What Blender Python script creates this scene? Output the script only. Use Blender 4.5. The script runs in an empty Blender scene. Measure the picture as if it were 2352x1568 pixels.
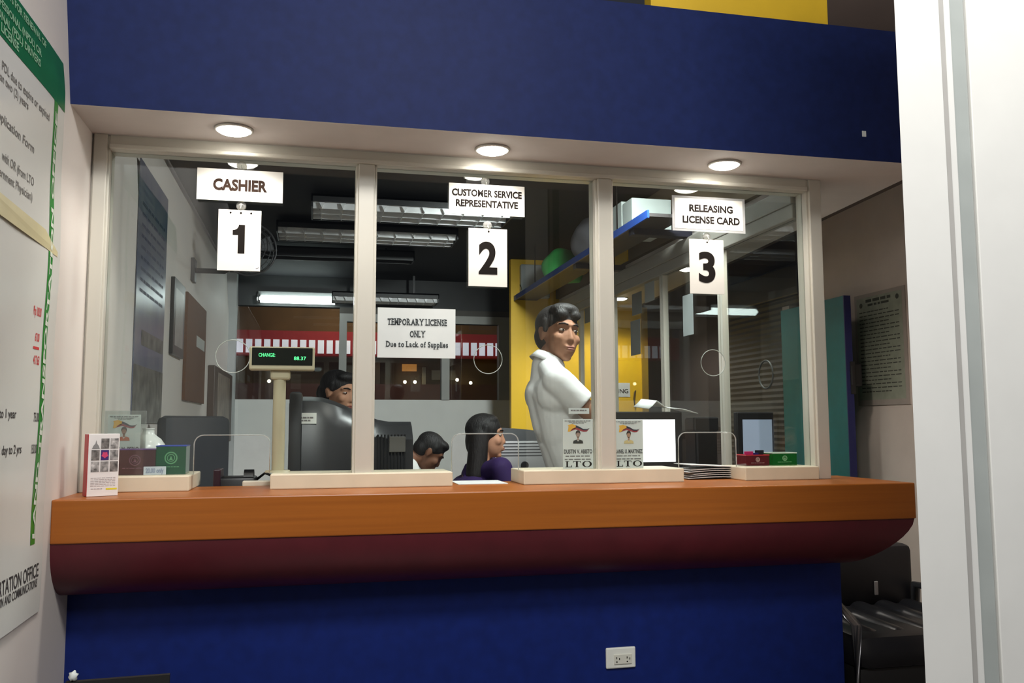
import bpy, bmesh, math, random
from math import sin, cos, pi, radians
from mathutils import Vector, Matrix, Euler
random.seed(7)
sc = bpy.context.scene
COL = sc.collection

# ------------------------------------------------------------------ camera
F_PX, YAW, PIT, ROL = 2015.09, 0.22202, 0.094995, -0.0032705
CAM = Vector((0.0, -3.1, 1.27))
_fw = Vector((sin(YAW) * cos(PIT), cos(YAW) * cos(PIT), sin(PIT)))
_r0 = Vector((cos(YAW), -sin(YAW), 0)); _u0 = _r0.cross(_fw)
_r = _r0 * cos(ROL) + _u0 * sin(ROL); _u = _r0 * -sin(ROL) + _u0 * cos(ROL)
cd = bpy.data.cameras.new('camera'); cd.sensor_width = 36.0; cd.lens = 36.0 * F_PX / 2352.0
cd.clip_start = 0.05; cd.clip_end = 60
cam = bpy.data.objects.new('camera', cd); COL.objects.link(cam)
cam.matrix_world = Matrix(((_r.x, _u.x, -_fw.x, CAM.x), (_r.y, _u.y, -_fw.y, CAM.y), (_r.z, _u.z, -_fw.z, CAM.z), (0, 0, 0, 1)))
sc.camera = cam

# ------------------------------------------------------------------ world, view, lights of the hall
w = bpy.data.worlds.new('world'); sc.world = w; w.use_nodes = True
w.node_tree.nodes['Background'].inputs[0].default_value = (0.75, 0.82, 1.0, 1)
w.node_tree.nodes['Background'].inputs[1].default_value = 0.035
sc.view_settings.view_transform = 'Standard'; sc.view_settings.look = 'None'
sc.view_settings.exposure = 0.0; sc.view_settings.gamma = 1.0
sc.view_settings.use_curve_mapping = False

def light(name, kind, loc, power, color=(1, 1, 1), size=0.3, size_y=None, target=None, spot=None, blend=0.6, soft=0.03):
    l = bpy.data.lights.new(name, kind); l.energy = power; l.color = color
    if kind == 'AREA':
        l.shape = 'RECTANGLE' if size_y else 'DISK'; l.size = size
        if size_y: l.size_y = size_y
    if kind == 'SPOT':
        l.spot_size = spot; l.spot_blend = blend; l.shadow_soft_size = soft
    if kind == 'POINT': l.shadow_soft_size = soft
    o = bpy.data.objects.new(name, l); COL.objects.link(o); o.location = loc
    if target is not None:
        o.rotation_euler = (Vector(target) - Vector(loc)).to_track_quat('-Z', 'Y').to_euler()
    return o
# ceiling lamps of the public hall, behind and beside the viewer
light('hall_lamp', 'AREA', (0.45, -2.75, 3.6), 66, (1.0, 0.97, 0.92), 1.1, 0.5, target=(0.7, -1.2, 1.0))
light('hall_lamp', 'AREA', (-0.1, -5.6, 4.6), 88, (0.95, 0.97, 1.0), 2.0, 1.2, target=(0.3, -0.5, 1.0))
# fill light added to brighten the booth, unseen behind the window head
light('booth_fill_light', 'AREA', (1.36, 0.52, 2.50), 36, (0.95, 1.0, 0.98), 0.34, 0.2, target=(0.1, 2.5, 0.1))
light('hall_lamp', 'AREA', (1.55, -2.35, 3.3), 13, (1.0, 0.99, 0.95), 0.4, 0.4, target=(1.3, -1.6, 1.6))

light('back_wall_fill_spot', 'SPOT', (1.36, 0.50, 2.49), 330, (0.95, 1.0, 0.98), target=(0.25, 4.9, 0.95), spot=radians(54), blend=.55, soft=.12)  # added unseen spot, without a fixture, that brightens the back wall

# ------------------------------------------------------------------ measuring: a point of the photograph on a known plane
def P(px, py, Y=None, X=None, Z=None):
    d = _fw + _r * ((px - 1176) / F_PX) + _u * ((784 - py) / F_PX)
    t = (Y - CAM.y) / d.y if Y is not None else (X - CAM.x) / d.x if X is not None else (Z - CAM.z) / d.z
    return CAM + d * t
def R(x0, y0, x1, y1, Y):
    a, b, c, d = P(x0, y0, Y=Y), P(x1, y0, Y=Y), P(x0, y1, Y=Y), P(x1, y1, Y=Y)
    return (a.x + c.x) / 2, (b.x + d.x) / 2, (c.z + d.z) / 2, (a.z + b.z) / 2   # X0 X1 Z0 Z1
def RX(x0, y0, x1, y1, X):
    a, b, c, d = P(x0, y0, X=X), P(x1, y0, X=X), P(x0, y1, X=X), P(x1, y1, X=X)
    return (a.y + c.y) / 2, (b.y + d.y) / 2, (c.z + d.z) / 2, (a.z + b.z) / 2   # Y0 Y1 Z0 Z1

# ------------------------------------------------------------------ materials
def s2l(c):
    c = c / 255.0
    return c / 12.92 if c <= 0.04045 else ((c + 0.055) / 1.055) ** 2.4
def lin(rgb): return tuple(s2l(v) for v in rgb) + (1.0,)
MATS = {}
def M(name, rgb=(200, 200, 200), rough=0.5, metal=0.0, var=0.06, scale=9.0, emit=0.0, spec=0.5, stretch=None, rgb2=None, bump=0.0):
    if name in MATS: return MATS[name]
    m = bpy.data.materials.new(name); m.use_nodes = True; nt = m.node_tree
    b = nt.nodes['Principled BSDF']
    b.inputs['Roughness'].default_value = rough; b.inputs['Metallic'].default_value = metal
    b.inputs['Specular IOR Level'].default_value = spec
    tc = nt.nodes.new('ShaderNodeTexCoord'); mp = nt.nodes.new('ShaderNodeMapping')
    if stretch: mp.inputs['Scale'].default_value = stretch
    nz = nt.nodes.new('ShaderNodeTexNoise'); nz.inputs['Scale'].default_value = scale; nz.inputs['Detail'].default_value = 5
    rp = nt.nodes.new('ShaderNodeValToRGB')
    c = lin(rgb); d = lin(rgb2) if rgb2 else None
    rp.color_ramp.elements[0].position = 0.3; rp.color_ramp.elements[1].position = 0.7
    rp.color_ramp.elements[0].color = tuple(max(0, v * (1 - var)) for v in c[:3]) + (1,)
    rp.color_ramp.elements[1].color = d if d else tuple(min(1, v * (1 + var)) for v in c[:3]) + (1,)
    nt.links.new(tc.outputs['Object'], mp.inputs[0]); nt.links.new(mp.outputs[0], nz.inputs['Vector'])
    nt.links.new(nz.outputs[0], rp.inputs[0]); nt.links.new(rp.outputs[0], b.inputs['Base Color'])
    if emit:
        b.inputs['Emission Color'].default_value = c; b.inputs['Emission Strength'].default_value = emit
    if bump:
        bp = nt.nodes.new('ShaderNodeBump'); bp.inputs['Strength'].default_value = bump; bp.inputs['Distance'].default_value = 0.004
        nt.links.new(nz.outputs[0], bp.inputs['Height']); nt.links.new(bp.outputs[0], b.inputs['Normal'])
    MATS[name] = m; return m
def glassm(name, tint=(0.95, 0.97, 0.96), ior=1.5, rough=0.0, haze=0.0, hazec=(0.8, 0.8, 0.8)):
    if name in MATS: return MATS[name]
    m = bpy.data.materials.new(name); m.use_nodes = True; nt = m.node_tree
    nt.nodes.remove(nt.nodes['Principled BSDF']); out = nt.nodes['Material Output']
    fr = nt.nodes.new('ShaderNodeFresnel')
    ge = nt.nodes.new('ShaderNodeNewGeometry'); ma = nt.nodes.new('ShaderNodeMath'); ma.operation = 'MULTIPLY_ADD'   # both faces of a thin pane meet air
    ma.inputs[1].default_value = 1 / ior - ior; ma.inputs[2].default_value = ior
    nt.links.new(ge.outputs['Backfacing'], ma.inputs[0]); nt.links.new(ma.outputs[0], fr.inputs[0])
    tr = nt.nodes.new('ShaderNodeBsdfTransparent'); tr.inputs[0].default_value = tint + (1,)
    gl = nt.nodes.new('ShaderNodeBsdfGlossy'); gl.inputs['Roughness'].default_value = rough; gl.inputs[0].default_value = (1, 1, 1, 1)
    mx = nt.nodes.new('ShaderNodeMixShader')
    nt.links.new(fr.outputs[0], mx.inputs[0]); nt.links.new(gl.outputs[0], mx.inputs[2])
    if haze:
        df = nt.nodes.new('ShaderNodeBsdfDiffuse'); df.inputs[0].default_value = hazec + (1,)
        m2 = nt.nodes.new('ShaderNodeMixShader'); m2.inputs[0].default_value = haze
        nt.links.new(tr.outputs[0], m2.inputs[1]); nt.links.new(df.outputs[0], m2.inputs[2]); nt.links.new(m2.outputs[0], mx.inputs[1])
    else: nt.links.new(tr.outputs[0], mx.inputs[1])
    nt.links.new(mx.outputs[0], out.inputs[0])
    MATS[name] = m; return m

# ------------------------------------------------------------------ geometry helpers
class Fr:                                   # a drawing frame: origin, right, up
    def __init__(s, o, r=(1, 0, 0), u=(0, 0, 1)):
        s.o = Vector(o); s.r = Vector(r).normalized(); s.u = Vector(u).normalized(); s.n = s.r.cross(s.u)
    def at(s, x, y, d=0.0): return s.o + s.r * x + s.u * y + s.n * d
_fontcache = {}
def glyphs(text, bold):
    k = (text, bold)
    if k in _fontcache: return _fontcache[k]
    c = bpy.data.curves.new('t', 'FONT'); c.body = text; c.offset = bold; c.resolution_u = 10 if text.isdigit() else 3; c.size = 1
    o = bpy.data.objects.new('t', c); COL.objects.link(o)
    bpy.context.view_layer.update()
    dg = bpy.context.evaluated_depsgraph_get()
    me = bpy.data.meshes.new_from_object(o.evaluated_get(dg))
    vs = [tuple(v.co[:2]) for v in me.vertices]; fs = [tuple(p.vertices) for p in me.polygons]
    bpy.data.objects.remove(o); bpy.data.curves.remove(c); bpy.data.meshes.remove(me)
    _fontcache[k] = (vs, fs); return vs, fs
class MB:
    def __init__(s): s.bm = bmesh.new()
    def _add(s, vs, fs):
        v = [s.bm.verts.new(p) for p in vs]
        for f in fs:
            try: s.bm.faces.new([v[i] for i in f])
            except ValueError: pass
        return v
    def box(s, x0, x1, y0, y1, z0, z1, bev=0.0, mat=None):
        if x0 > x1: x0, x1 = x1, x0
        if y0 > y1: y0, y1 = y1, y0
        if z0 > z1: z0, z1 = z1, z0
        b = bmesh.new(); bmesh.ops.create_cube(b, size=1)
        for v in b.verts: v.co = Vector(((v.co.x + .5) * (x1 - x0) + x0, (v.co.y + .5) * (y1 - y0) + y0, (v.co.z + .5) * (z1 - z0) + z0))
        if bev: bmesh.ops.bevel(b, geom=b.edges[:] , offset=min(bev, .45 * min(x1 - x0, y1 - y0, z1 - z0)), segments=2, affect='EDGES', profile=0.5)
        s.merge(b, mat); return s
    def merge(s, b, mat=None):
        b.verts.index_update()
        vs = [(mat @ v.co if mat else v.co.copy()) for v in b.verts]
        fs = [[v.index for v in f.verts] for f in b.faces]
        s._add(vs, fs); b.free(); return s
    def hexa(s, c8): s._add(c8, [(0, 3, 2, 1), (4, 5, 6, 7), (0, 1, 5, 4), (1, 2, 6, 5), (2, 3, 7, 6), (3, 0, 4, 7)]); return s
    def prism(s, pts, depth_vec):          # pts: 3-D polygon, extruded along depth_vec
        n = len(pts); d = Vector(depth_vec); a = [Vector(p) for p in pts]; b = [p + d for p in a]
        s._add(a + b, [tuple(range(n))[::-1], tuple(range(n, 2 * n))] + [(i, (i + 1) % n, n + (i + 1) % n, n + i) for i in range(n)]); return s
    def sphere(s, c, r, seg=20, mat=None):
        rx, ry, rz = (r, r, r) if not hasattr(r, '__len__') else r
        b = bmesh.new(); bmesh.ops.create_uvsphere(b, u_segments=seg, v_segments=max(6, seg // 2), radius=1)
        m = mat.to_3x3() if mat else Matrix.Identity(3)
        for v in b.verts: v.co = Vector(c) + m @ Vector((v.co.x * rx, v.co.y * ry, v.co.z * rz))
        s.merge(b); return s
    def cap(s, p0, p1, r0, r1, seg=16):    # tapered capsule
        p0, p1 = Vector(p0), Vector(p1); ax = p1 - p0
        q = ax.to_track_quat('Z', 'Y').to_matrix() if ax.length > 1e-6 else Matrix.Identity(3)
        b = bmesh.new(); bmesh.ops.create_uvsphere(b, u_segments=seg, v_segments=max(8, (seg // 2) // 2 * 2 ), radius=1)
        for v in b.verts:
            up = v.co.z > -1e-4
            v.co = (p1 if up else p0) + q @ (v.co * (r1 if up else r0))
        s.merge(b); return s
    def cyl(s, p0, p1, r0, r1=None, seg=20, flat=1.0):   # flat ended cone
        p0, p1 = Vector(p0), Vector(p1); r1 = r0 if r1 is None else r1
        q = (p1 - p0).to_track_quat('Z', 'Y').to_matrix()
        a = [p0 + q @ Vector((cos(2 * pi * i / seg) * r0, sin(2 * pi * i / seg) * r0 * flat, 0)) for i in range(seg)]
        b = [p1 + q @ Vector((cos(2 * pi * i / seg) * r1, sin(2 * pi * i / seg) * r1 * flat, 0)) for i in range(seg)]
        s._add(a + b, [tuple(range(seg))[::-1], tuple(range(seg, 2 * seg))] + [(i, (i + 1) % seg, seg + (i + 1) % seg, seg + i) for i in range(seg)]); return s
    def tube(s, pts, r, seg=8, closed=False):
        pts = [Vector(p) for p in pts]; n = len(pts); rings = []
        for i, p in enumerate(pts):
            a = pts[i - 1] if (i > 0 or closed) else p; b = pts[(i + 1) % n] if (i < n - 1 or closed) else p
            q = (b - a).to_track_quat('Z', 'Y').to_matrix()
            rings.append([p + q @ Vector((cos(2 * pi * k / seg) * r, sin(2 * pi * k / seg) * r, 0)) for k in range(seg)])
        vs = [v for rg in rings for v in rg]; fs = []
        for i in range(n if closed else n - 1):
            j = (i + 1) % n
            fs += [(i * seg + k, i * seg + (k + 1) % seg, j * seg + (k + 1) % seg, j * seg + k) for k in range(seg)]
        if not closed: fs += [tuple(range(seg))[::-1], tuple(range((n - 1) * seg, n * seg))]
        s._add(vs, fs); return s
    def ring(s, c, R_, r, n=(0, 1, 0), seg=40):
        q = Vector(n).to_track_quat('Z', 'Y').to_matrix()
        return s.tube([Vector(c) + q @ Vector((cos(2 * pi * i / seg) * R_, sin(2 * pi * i / seg) * R_, 0)) for i in range(seg)], r, 8, True)
    def lathe(s, prof, c, seg=28):
        c = Vector(c); n = len(prof)
        vs = [c + Vector((cos(2 * pi * i / seg) * r, sin(2 * pi * i / seg) * r, z)) for r, z in prof for i in range(seg)]
        fs = [(j * seg + i, j * seg + (i + 1) % seg, (j + 1) * seg + (i + 1) % seg, (j + 1) * seg + i) for j in range(n - 1) for i in range(seg)]
        fs += [tuple(range(seg))[::-1], tuple(range((n - 1) * seg, n * seg))]
        s._add(vs, fs); return s
    def poly(s, fr, pts, d=0.0008):
        s._add([fr.at(x, y, d) for x, y in pts], [tuple(range(len(pts)))]); return s
    def rect(s, fr, x0, x1, y0, y1, d=0.0008): return s.poly(fr, [(x0, y0), (x1, y0), (x1, y1), (x0, y1)], d)
    def disc(s, fr, x, y, rx, ry=None, d=0.0008, a0=0, a1=2 * pi, n=28):
        ry = ry or rx
        return s.poly(fr, [(x + cos(a0 + (a1 - a0) * i / n) * rx, y + sin(a0 + (a1 - a0) * i / n) * ry) for i in range(n)], d)
    def annulus(s, fr, x, y, r0, r1, d=0.0008, n=28, sx=1.0, t=1.0):
        vs = [fr.at(x + cos(2 * pi * i / n) * r0 * sx * t, y + sin(2 * pi * i / n) * r0, d) for i in range(n)] + [fr.at(x + cos(2 * pi * i / n) * r1 * sx, y + sin(2 * pi * i / n) * r1, d) for i in range(n)]
        s._add(vs, [(i, (i + 1) % n, n + (i + 1) % n, n + i) for i in range(n)]); return s
    def text(s, t, fr, x, y, h, w=None, align='C', bold=0.0, shear=0.0, d=0.0012):
        vs, fs = glyphs(t, bold)
        if not vs: return s
        hv, _ = glyphs('H', bold); ch = max(v[1] for v in hv) - min(v[1] for v in hv)
        x0 = min(v[0] for v in vs); x1 = max(v[0] for v in vs)
        sy = h / ch; sx = (w / (x1 - x0)) if w else sy; W = (x1 - x0) * sx
        ox = {'C': -W / 2, 'L': 0, 'R': -W}[align]
        s._add([fr.at(x + ox + (vx - x0) * sx + shear * vy * sy, y + vy * sy, d) for vx, vy in vs], fs); return s
    def lines(s, fr, x0, x1, y, h, n=6, d=0.001):     # a row of small print too fine to read
        ws = [random.uniform(.6, 1.6) for _ in range(n)]; tot = sum(ws); x = x0; g = (x1 - x0) * .18 / n
        for k in ws:
            ww = (x1 - x0) * k / tot; s.rect(fr, x, x + ww - g, y, y + h, d); x += ww
        return s
    def plate(s, outer, holes, y0, y1):     # plate in the X-Z plane with holes
        c = bpy.data.curves.new('p', 'CURVE'); c.dimensions = '2D'; c.fill_mode = 'BOTH'; c.extrude = abs(y1 - y0) / 2
        for lp in [outer] + holes:
            sp = c.splines.new('POLY'); sp.points.add(len(lp) - 1); sp.use_cyclic_u = True
            for i, (a, b) in enumerate(lp): sp.points[i].co = (a, b, 0, 1)
        o = bpy.data.objects.new('p', c); COL.objects.link(o); bpy.context.view_layer.update()
        me = bpy.data.meshes.new_from_object(o.evaluated_get(bpy.context.evaluated_depsgraph_get()))
        ym = (y0 + y1) / 2
        s._add([Vector((v.co.x, ym - v.co.z, v.co.y)) for v in me.vertices], [tuple(p.vertices) for p in me.polygons])
        bpy.data.objects.remove(o); bpy.data.curves.remove(c); bpy.data.meshes.remove(me); return s
    def rot(s, mat):
        for v in s.bm.verts: v.co = mat @ v.co
        return s

def base_of(o):
    v = Vector((0, 0, 0))
    while o is not None: v += o.location; o = o.parent
    return v
def obj(name, mb, mat, parent=None, smooth=False, loc=None, weld=False):
    bm = mb.bm
    if weld: bmesh.ops.remove_doubles(bm, verts=bm.verts[:], dist=1e-5)
    bmesh.ops.recalc_face_normals(bm, faces=bm.faces[:])
    cs = [v.co for v in bm.verts]
    if parent is None:
        if loc is None: loc = Vector(((min(c.x for c in cs) + max(c.x for c in cs)) / 2, (min(c.y for c in cs) + max(c.y for c in cs)) / 2, min(c.z for c in cs)))
        off = Vector(loc)
    else: off = base_of(parent)
    for v in bm.verts: v.co -= off
    me = bpy.data.meshes.new(name); bm.to_mesh(me); bm.free()
    me.materials.append(mat)
    if smooth:
        for p in me.polygons: p.use_smooth = True
        if smooth is not True: me.set_sharp_from_angle(angle=smooth)
    o = bpy.data.objects.new(name, me); COL.objects.link(o)
    if parent is None: o.location = off
    else: o.parent = parent
    return o
def tag(o, label, cat, group=None):
    o['label'] = label; o['category'] = cat
    if group: o['group'] = group
    return o
def thing(name, label, cat, loc, group=None):
    o = bpy.data.objects.new(name, None); o.empty_display_size = .1; COL.objects.link(o); o.location = loc
    return tag(o, label, cat, group)
def struct(name, mb, mat, smooth=False):
    o = obj(name, mb, mat, None, smooth); o['kind'] = 'structure'; return o
def structe(name, loc):
    o = bpy.data.objects.new(name, None); COL.objects.link(o); o.location = loc; o['kind'] = 'structure'; return o
def copy_tree(o, dx, label=None, parent=None):
    c = o.copy(); COL.objects.link(c); c.parent = parent
    if parent is None: c.location = o.location + Vector(dx)
    if label: c['label'] = label
    for ch in list(o.children):
        copy_tree(ch, None, None, c)
    return c
SM = radians(40)

# ------------------------------------------------------------------ palette
wall_white = M('white wall paint', (226, 219, 213), .6, var=.03, scale=3)
frame_m = M('cream coated aluminium', (206, 202, 190), .35, metal=.15, var=.04, scale=6, stretch=(1, 1, .2))
soffit_m = M('soffit paint', (205, 198, 194), .7, var=.03)
blue_m = M('dark blue wall paint', (23, 35, 80), .6, var=.12, scale=30, spec=.15)
blue_low = M('royal blue counter paint', (15, 35, 104), .5, var=.14, scale=22, spec=.25)
wood_m = M('orange varnished wood', (160, 88, 25), .36, var=.08, scale=5, stretch=(.35, 6, 14), rgb2=(168, 95, 29))
maroon_m = M('maroon lacquer', (84, 26, 34), .38, var=.1, scale=12)
black = M('black plastic', (22, 22, 24), .4, var=.1)
char = M('charcoal plastic', (52, 53, 55), .5, var=.1)
white_p = M('white sign plastic', (236, 234, 228), .3, var=.02)
paper = M('white paper', (214, 219, 217), .75, var=.03)
ink = M('black ink', (28, 24, 22), .8, var=.05, spec=.08)
grey_ink = M('grey ink', (118, 116, 116), .7, var=.08)
glass = glassm('clear glass', (.955, .975, .965))
beige = M('beige plastic', (190, 180, 152), .45, var=.05)
alu = M('aluminium', (196, 198, 194), .3, metal=.6, var=.06)
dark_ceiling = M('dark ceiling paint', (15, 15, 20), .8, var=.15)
yellow_m = M('yellow wall paint', (236, 190, 20), .5, var=.05, scale=4)
ZS = 2.235; XL = -.73; ZC = 1.06; ZP = 1.11; FL = .1
# ================================================================== SETTING
m = MB(); m.box(-.73, 3.2, -6.5, -.1, -.08, 0); struct('floor', m, M('dark floor tile', (88, 84, 80), .35, var=.2, scale=4))
m = MB(); m.box(-.73, 3.6, 0.02, 9, .0, .1); struct('floor_booth', m, M('grey vinyl floor', (120, 118, 112), .4, var=.1))
# left wall: leans out a little above the soffit
m = MB()
prof = [(XL, -.08), (XL, ZS), (XL - .075, 3.3), (-.95, 3.3), (-.95, -.08)]
m.prism([(x, -6.0, z) for x, z in prof], (0, 11.2, 0)); struct('wall_left', m, wall_white)
# booth front below the counter
m = MB(); m.box(XL, P(1932, 1350, Y=-.1).x, -.1, .0, 0, ZC - .301); struct('wall_front', m, blue_low)
# soffit
SX = lambda y: 2.277 + .08 * y
m = MB(); m.prism([(XL - .02, -.3118, ZS), (SX(-.31), -.3118, ZS), (SX(3.7), 3.7, ZS), (1.93, 3.7, ZS), (1.93, .05, ZS), (XL - .02, .05, ZS)], (0, 0, .05)); struct('ceiling_soffit', m, soffit_m)
m = MB(); m.box(XL - .07, SX(-.31) + .01, -.3125, -.28, ZS + .0006, 2.742, 0); struct('wall_fascia', m, blue_m)
m = MB(); m.prism([(SX(-.31), -.31, ZS), (SX(3.7), 3.7, ZS), (SX(3.7) + .03, 3.7, ZS), (SX(-.31) + .03, -.31, ZS)], (0, 0, .54)); struct('wall_fascia_side', m, M('dark brown paint', (70, 58, 52), .7))
xa = P(1893, 20, Y=-.26).x; xb = P(1490, 0, Y=-.26).x
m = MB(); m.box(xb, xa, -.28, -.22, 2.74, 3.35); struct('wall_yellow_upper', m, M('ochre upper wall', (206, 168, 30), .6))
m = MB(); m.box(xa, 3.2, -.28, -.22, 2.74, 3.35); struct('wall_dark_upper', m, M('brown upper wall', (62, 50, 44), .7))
# window members
def jamb(name, x0, x1, z0, z1, fr_=.045):
    m = MB(); m.box(x0, x1, -fr_ + .012, fr_, z0, z1, .003); wq = (x1 - x0)
    m.box(x0 + wq * .12, x1 - wq * .12, -fr_, -fr_ + .014, z0, z1, .003); return struct(name, m, frame_m)
jamb('trim_1', XL, -.675, ZP - .05, ZS)
jamb('trim_2', .131, .205, ZP - .045, 2.187)
jamb('trim_3', 1.012, 1.083, ZP - .045, 2.187)
jamb('trim_4', 1.888, 1.955, ZC, ZS)
m = MB(); m.box(-.675, 1.888, -.035, .045, 2.187, ZS); m.box(-.675, 1.888, -.05, -.034, 2.187, 2.203, .003); struct('trim_5', m, frame_m)
pl = M('cream painted sill block', (216, 206, 182), .45, var=.05)
for k, (a, b) in enumerate(((-.675, P(434, 1110, Y=-.06).x), (P(620, 1108, Y=-.06).x, P(1040, 1105, Y=-.06).x), (P(1203, 1095, Y=-.06).x, P(1572, 1093, Y=-.06).x), (P(1712, 1090, Y=-.06).x, 1.888))):
    m = MB(); m.box(a, b, -.06, .24 if k == 0 else .15, ZC, ZP, .004); struct('trim_%d' % (6 + k), m, pl)
PLX = [(-.675, P(434, 1110, Y=-.06).x), (P(620, 1108, Y=-.06).x, P(1040, 1105, Y=-.06).x), (P(1203, 1095, Y=-.06).x, P(1572, 1093, Y=-.06).x), (P(1712, 1090, Y=-.06).x, 1.888)]
# panes with the speaking hole and the half slots that open over the counter
def arc(cx, cz, r, a0, a1, n=6): return [(cx + r * cos(a0 + (a1 - a0) * i / n), cz + r * sin(a0 + (a1 - a0) * i / n)) for i in range(n + 1)]
edge_m = M('polished glass edge', (170, 178, 172), .25, var=.03)
def pane(n, x0, x1, hole, slot):
    st = structe('window_%d' % n, ((x0 + x1) / 2, 0, ZP))
    z1 = 2.187; r = .03; sz = 1.24
    out = [(x0, z1), (x0, ZP)]; edge = None; a, b = slot
    if a > x0 + .01: out += [(a, ZP)]; 
    edge = [(a, ZP)] + arc(a + r, sz - r, r, pi, pi / 2) + arc(b - r, sz - r, r, pi / 2, 0) + [(b, ZP)]
    out += edge[1:]
    if b < x1 - .01: out += [(x1, ZP)]
    out += [(x1, z1)]
    hx, hz, hr = hole
    m = MB(); m.plate(out, [[(hx + hr * cos(2 * pi * i / 40), hz + hr * sin(2 * pi * i / 40)) for i in range(40)]], -.003, .003)
    obj('pane', m, glass, st)
    m = MB(); m.ring((hx, 0, hz), hr, .0015); obj('hole_rim', m, edge_m, st, True)
    m = MB(); m.tube([(x, 0, z) for x, z in edge], .0022, 6); obj('slot_edge', m, glassm('frosted glass edge', (.8, .85, .82), haze=.35), st, True)
h1 = P(535, 818, Y=0); h2 = P(1121, 825, Y=0); h3 = P(1638, 833, Y=0)
pane(1, -.675, .131, (h1.x, h1.z, .056), (PLX[0][1] + .005, PLX[1][0] - .005))
pane(2, .205, 1.012, (h2.x, h2.z, .052), (PLX[1][1] + .005, PLX[2][0] - .005))
pane(3, 1.083, 1.888, (h3.x, h3.z, .050), (PLX[2][1] + .005, PLX[3][0] - .005))

# back wall of the booth: parapet, upper wall, window posts
YB = 4.9
bw = M('pale booth wall', (234, 234, 231), .6, var=.03)
zpar = P(950, 918, Y=YB).z; zh0 = P(950, 742, Y=YB).z; zh1 = P(950, 724, Y=YB).z; ztop = P(700, 704, Y=YB).z
xr = P(1172, 800, Y=YB).x; xc0 = P(1146, 800, Y=YB).x
m = MB(); m.box(XL, xr + .5, YB, YB + .1, .1, zpar); struct('wall_back', m, bw)
m = MB(); m.box(XL, xr + .5, YB, YB + .1, ztop, 2.6); struct('wall_back_upper', m, M('grey upper wall', (66, 67, 68), .7))
fg = M('grey window frame', (160, 160, 156), .5)
m = MB(); m.box(P(780, 735, Y=YB).x, xr + .5, YB - .01, YB + .06, zh0, ztop - .001); struct('trim_10', m, M('dark transom board', (80, 76, 70), .6))
m = MB(); m.box(P(780, 735, Y=YB).x, xr + .5, YB - .02, YB + .07, zh0, zh1); struct('trim_11', m, fg)
for k, (a, b) in enumerate(((779, 796), (1014, 1032), (1145, 1172))):
    m = MB(); m.box(P(a, 800, Y=YB).x, P(b, 800, Y=YB).x, YB - .02, YB + .07, zpar, zh0); struct('trim_%d' % (12 + k), m, fg)
for k, (a, b) in enumerate(((-.73, P(779, 800, Y=YB).x), (P(796, 800, Y=YB).x, P(1014, 800, Y=YB).x), (P(1032, 800, Y=YB).x, xc0))):
    m = MB(); m.box(a, b, YB + .02, YB + .026, zpar, zh0 if k else ztop); struct('window_%d' % (4 + k), m, glass)
# booth ceiling and side walls
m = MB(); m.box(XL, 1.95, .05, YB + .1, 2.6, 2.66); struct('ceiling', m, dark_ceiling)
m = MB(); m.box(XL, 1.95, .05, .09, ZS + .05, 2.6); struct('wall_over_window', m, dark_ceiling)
m = MB(); m.box(1.9, 1.95, .09, 3.7, ZS + .05, 2.6); struct('wall_right_upper', m, M('brown inner wall', (92, 78, 58), .7))
m = MB(); m.box(1.88, 1.95, .05, 3.7, .1, .98); struct('wall_right_low', m, bw)
YY = 3.7
m = MB(); m.box(P(1174, 800, Y=YY).x, P(1473, 800, Y=YY).x, YY, YY + .06, .1, 2.6); struct('wall_yellow', m, yellow_m)
m = MB(); m.box(P(1473, 800, Y=YY).x, P(1473, 800, Y=YY).x + .05, YY - .02, YY + .06, .1, ZS); struct('trim_16', m, M('dull yellow door edge', (150, 120, 24), .6))
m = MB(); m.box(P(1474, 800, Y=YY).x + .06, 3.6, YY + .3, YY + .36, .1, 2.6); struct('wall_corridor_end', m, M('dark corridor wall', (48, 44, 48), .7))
# side partition of glass on the right
YPO = [.06, .737, 1.456, 2.293, 3.014, 3.68]
for k, y in enumerate(YPO[1:5]):
    m = MB(); m.box(1.885, 1.915, y - .024, y - .003, 1.0, 2.1); m.box(1.885, 1.915, y + .003, y + .024, 1.0, 2.1); m.box(1.892, 1.908, y - .004, y + .004, 1.0, 2.1)
    struct('trim_%d' % (17 + k), m, frame_m)
m = MB(); m.box(1.875, 1.925, .05, 3.7, 2.1, 2.16, .004); m.box(1.87, 1.93, .05, 3.7, 2.16, ZS, .004); struct('trim_21', m, M('grey brown top rail', (150, 146, 138), .5))
m = MB(); m.box(1.87, 1.93, .05, 3.7, .98, 1.0); struct('trim_22', m, frame_m)
for k in range(5):
    m = MB(); m.box(1.897, 1.903, YPO[k] + .022, YPO[k + 1] - .022, 1.0, 2.1)
    o = struct('window_%d' % (7 + k), m, glassm('thin side glass', (.95, .965, .96), ior=1.2))
    if k == 0:
        hh = P(1759, 860, X=1.9); m = MB(); m.ring((1.9, hh.y, hh.z), .06, .004, (1, 0, 0)); obj('hole_rim', m, M('dark rubber rim', (60, 62, 60), .5), o, True)
# corridor to the right
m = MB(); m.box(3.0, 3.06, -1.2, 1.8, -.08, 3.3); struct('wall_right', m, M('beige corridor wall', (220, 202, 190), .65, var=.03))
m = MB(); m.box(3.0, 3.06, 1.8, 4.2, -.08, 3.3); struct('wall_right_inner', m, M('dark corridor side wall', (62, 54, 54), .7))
m = MB(); m.box(-1.2, 3.6, 8.6, 8.7, 0, 3.6); struct('wall_far', m, M('brown far wall', (96, 72, 44), .7, var=.25, scale=2))

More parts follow.
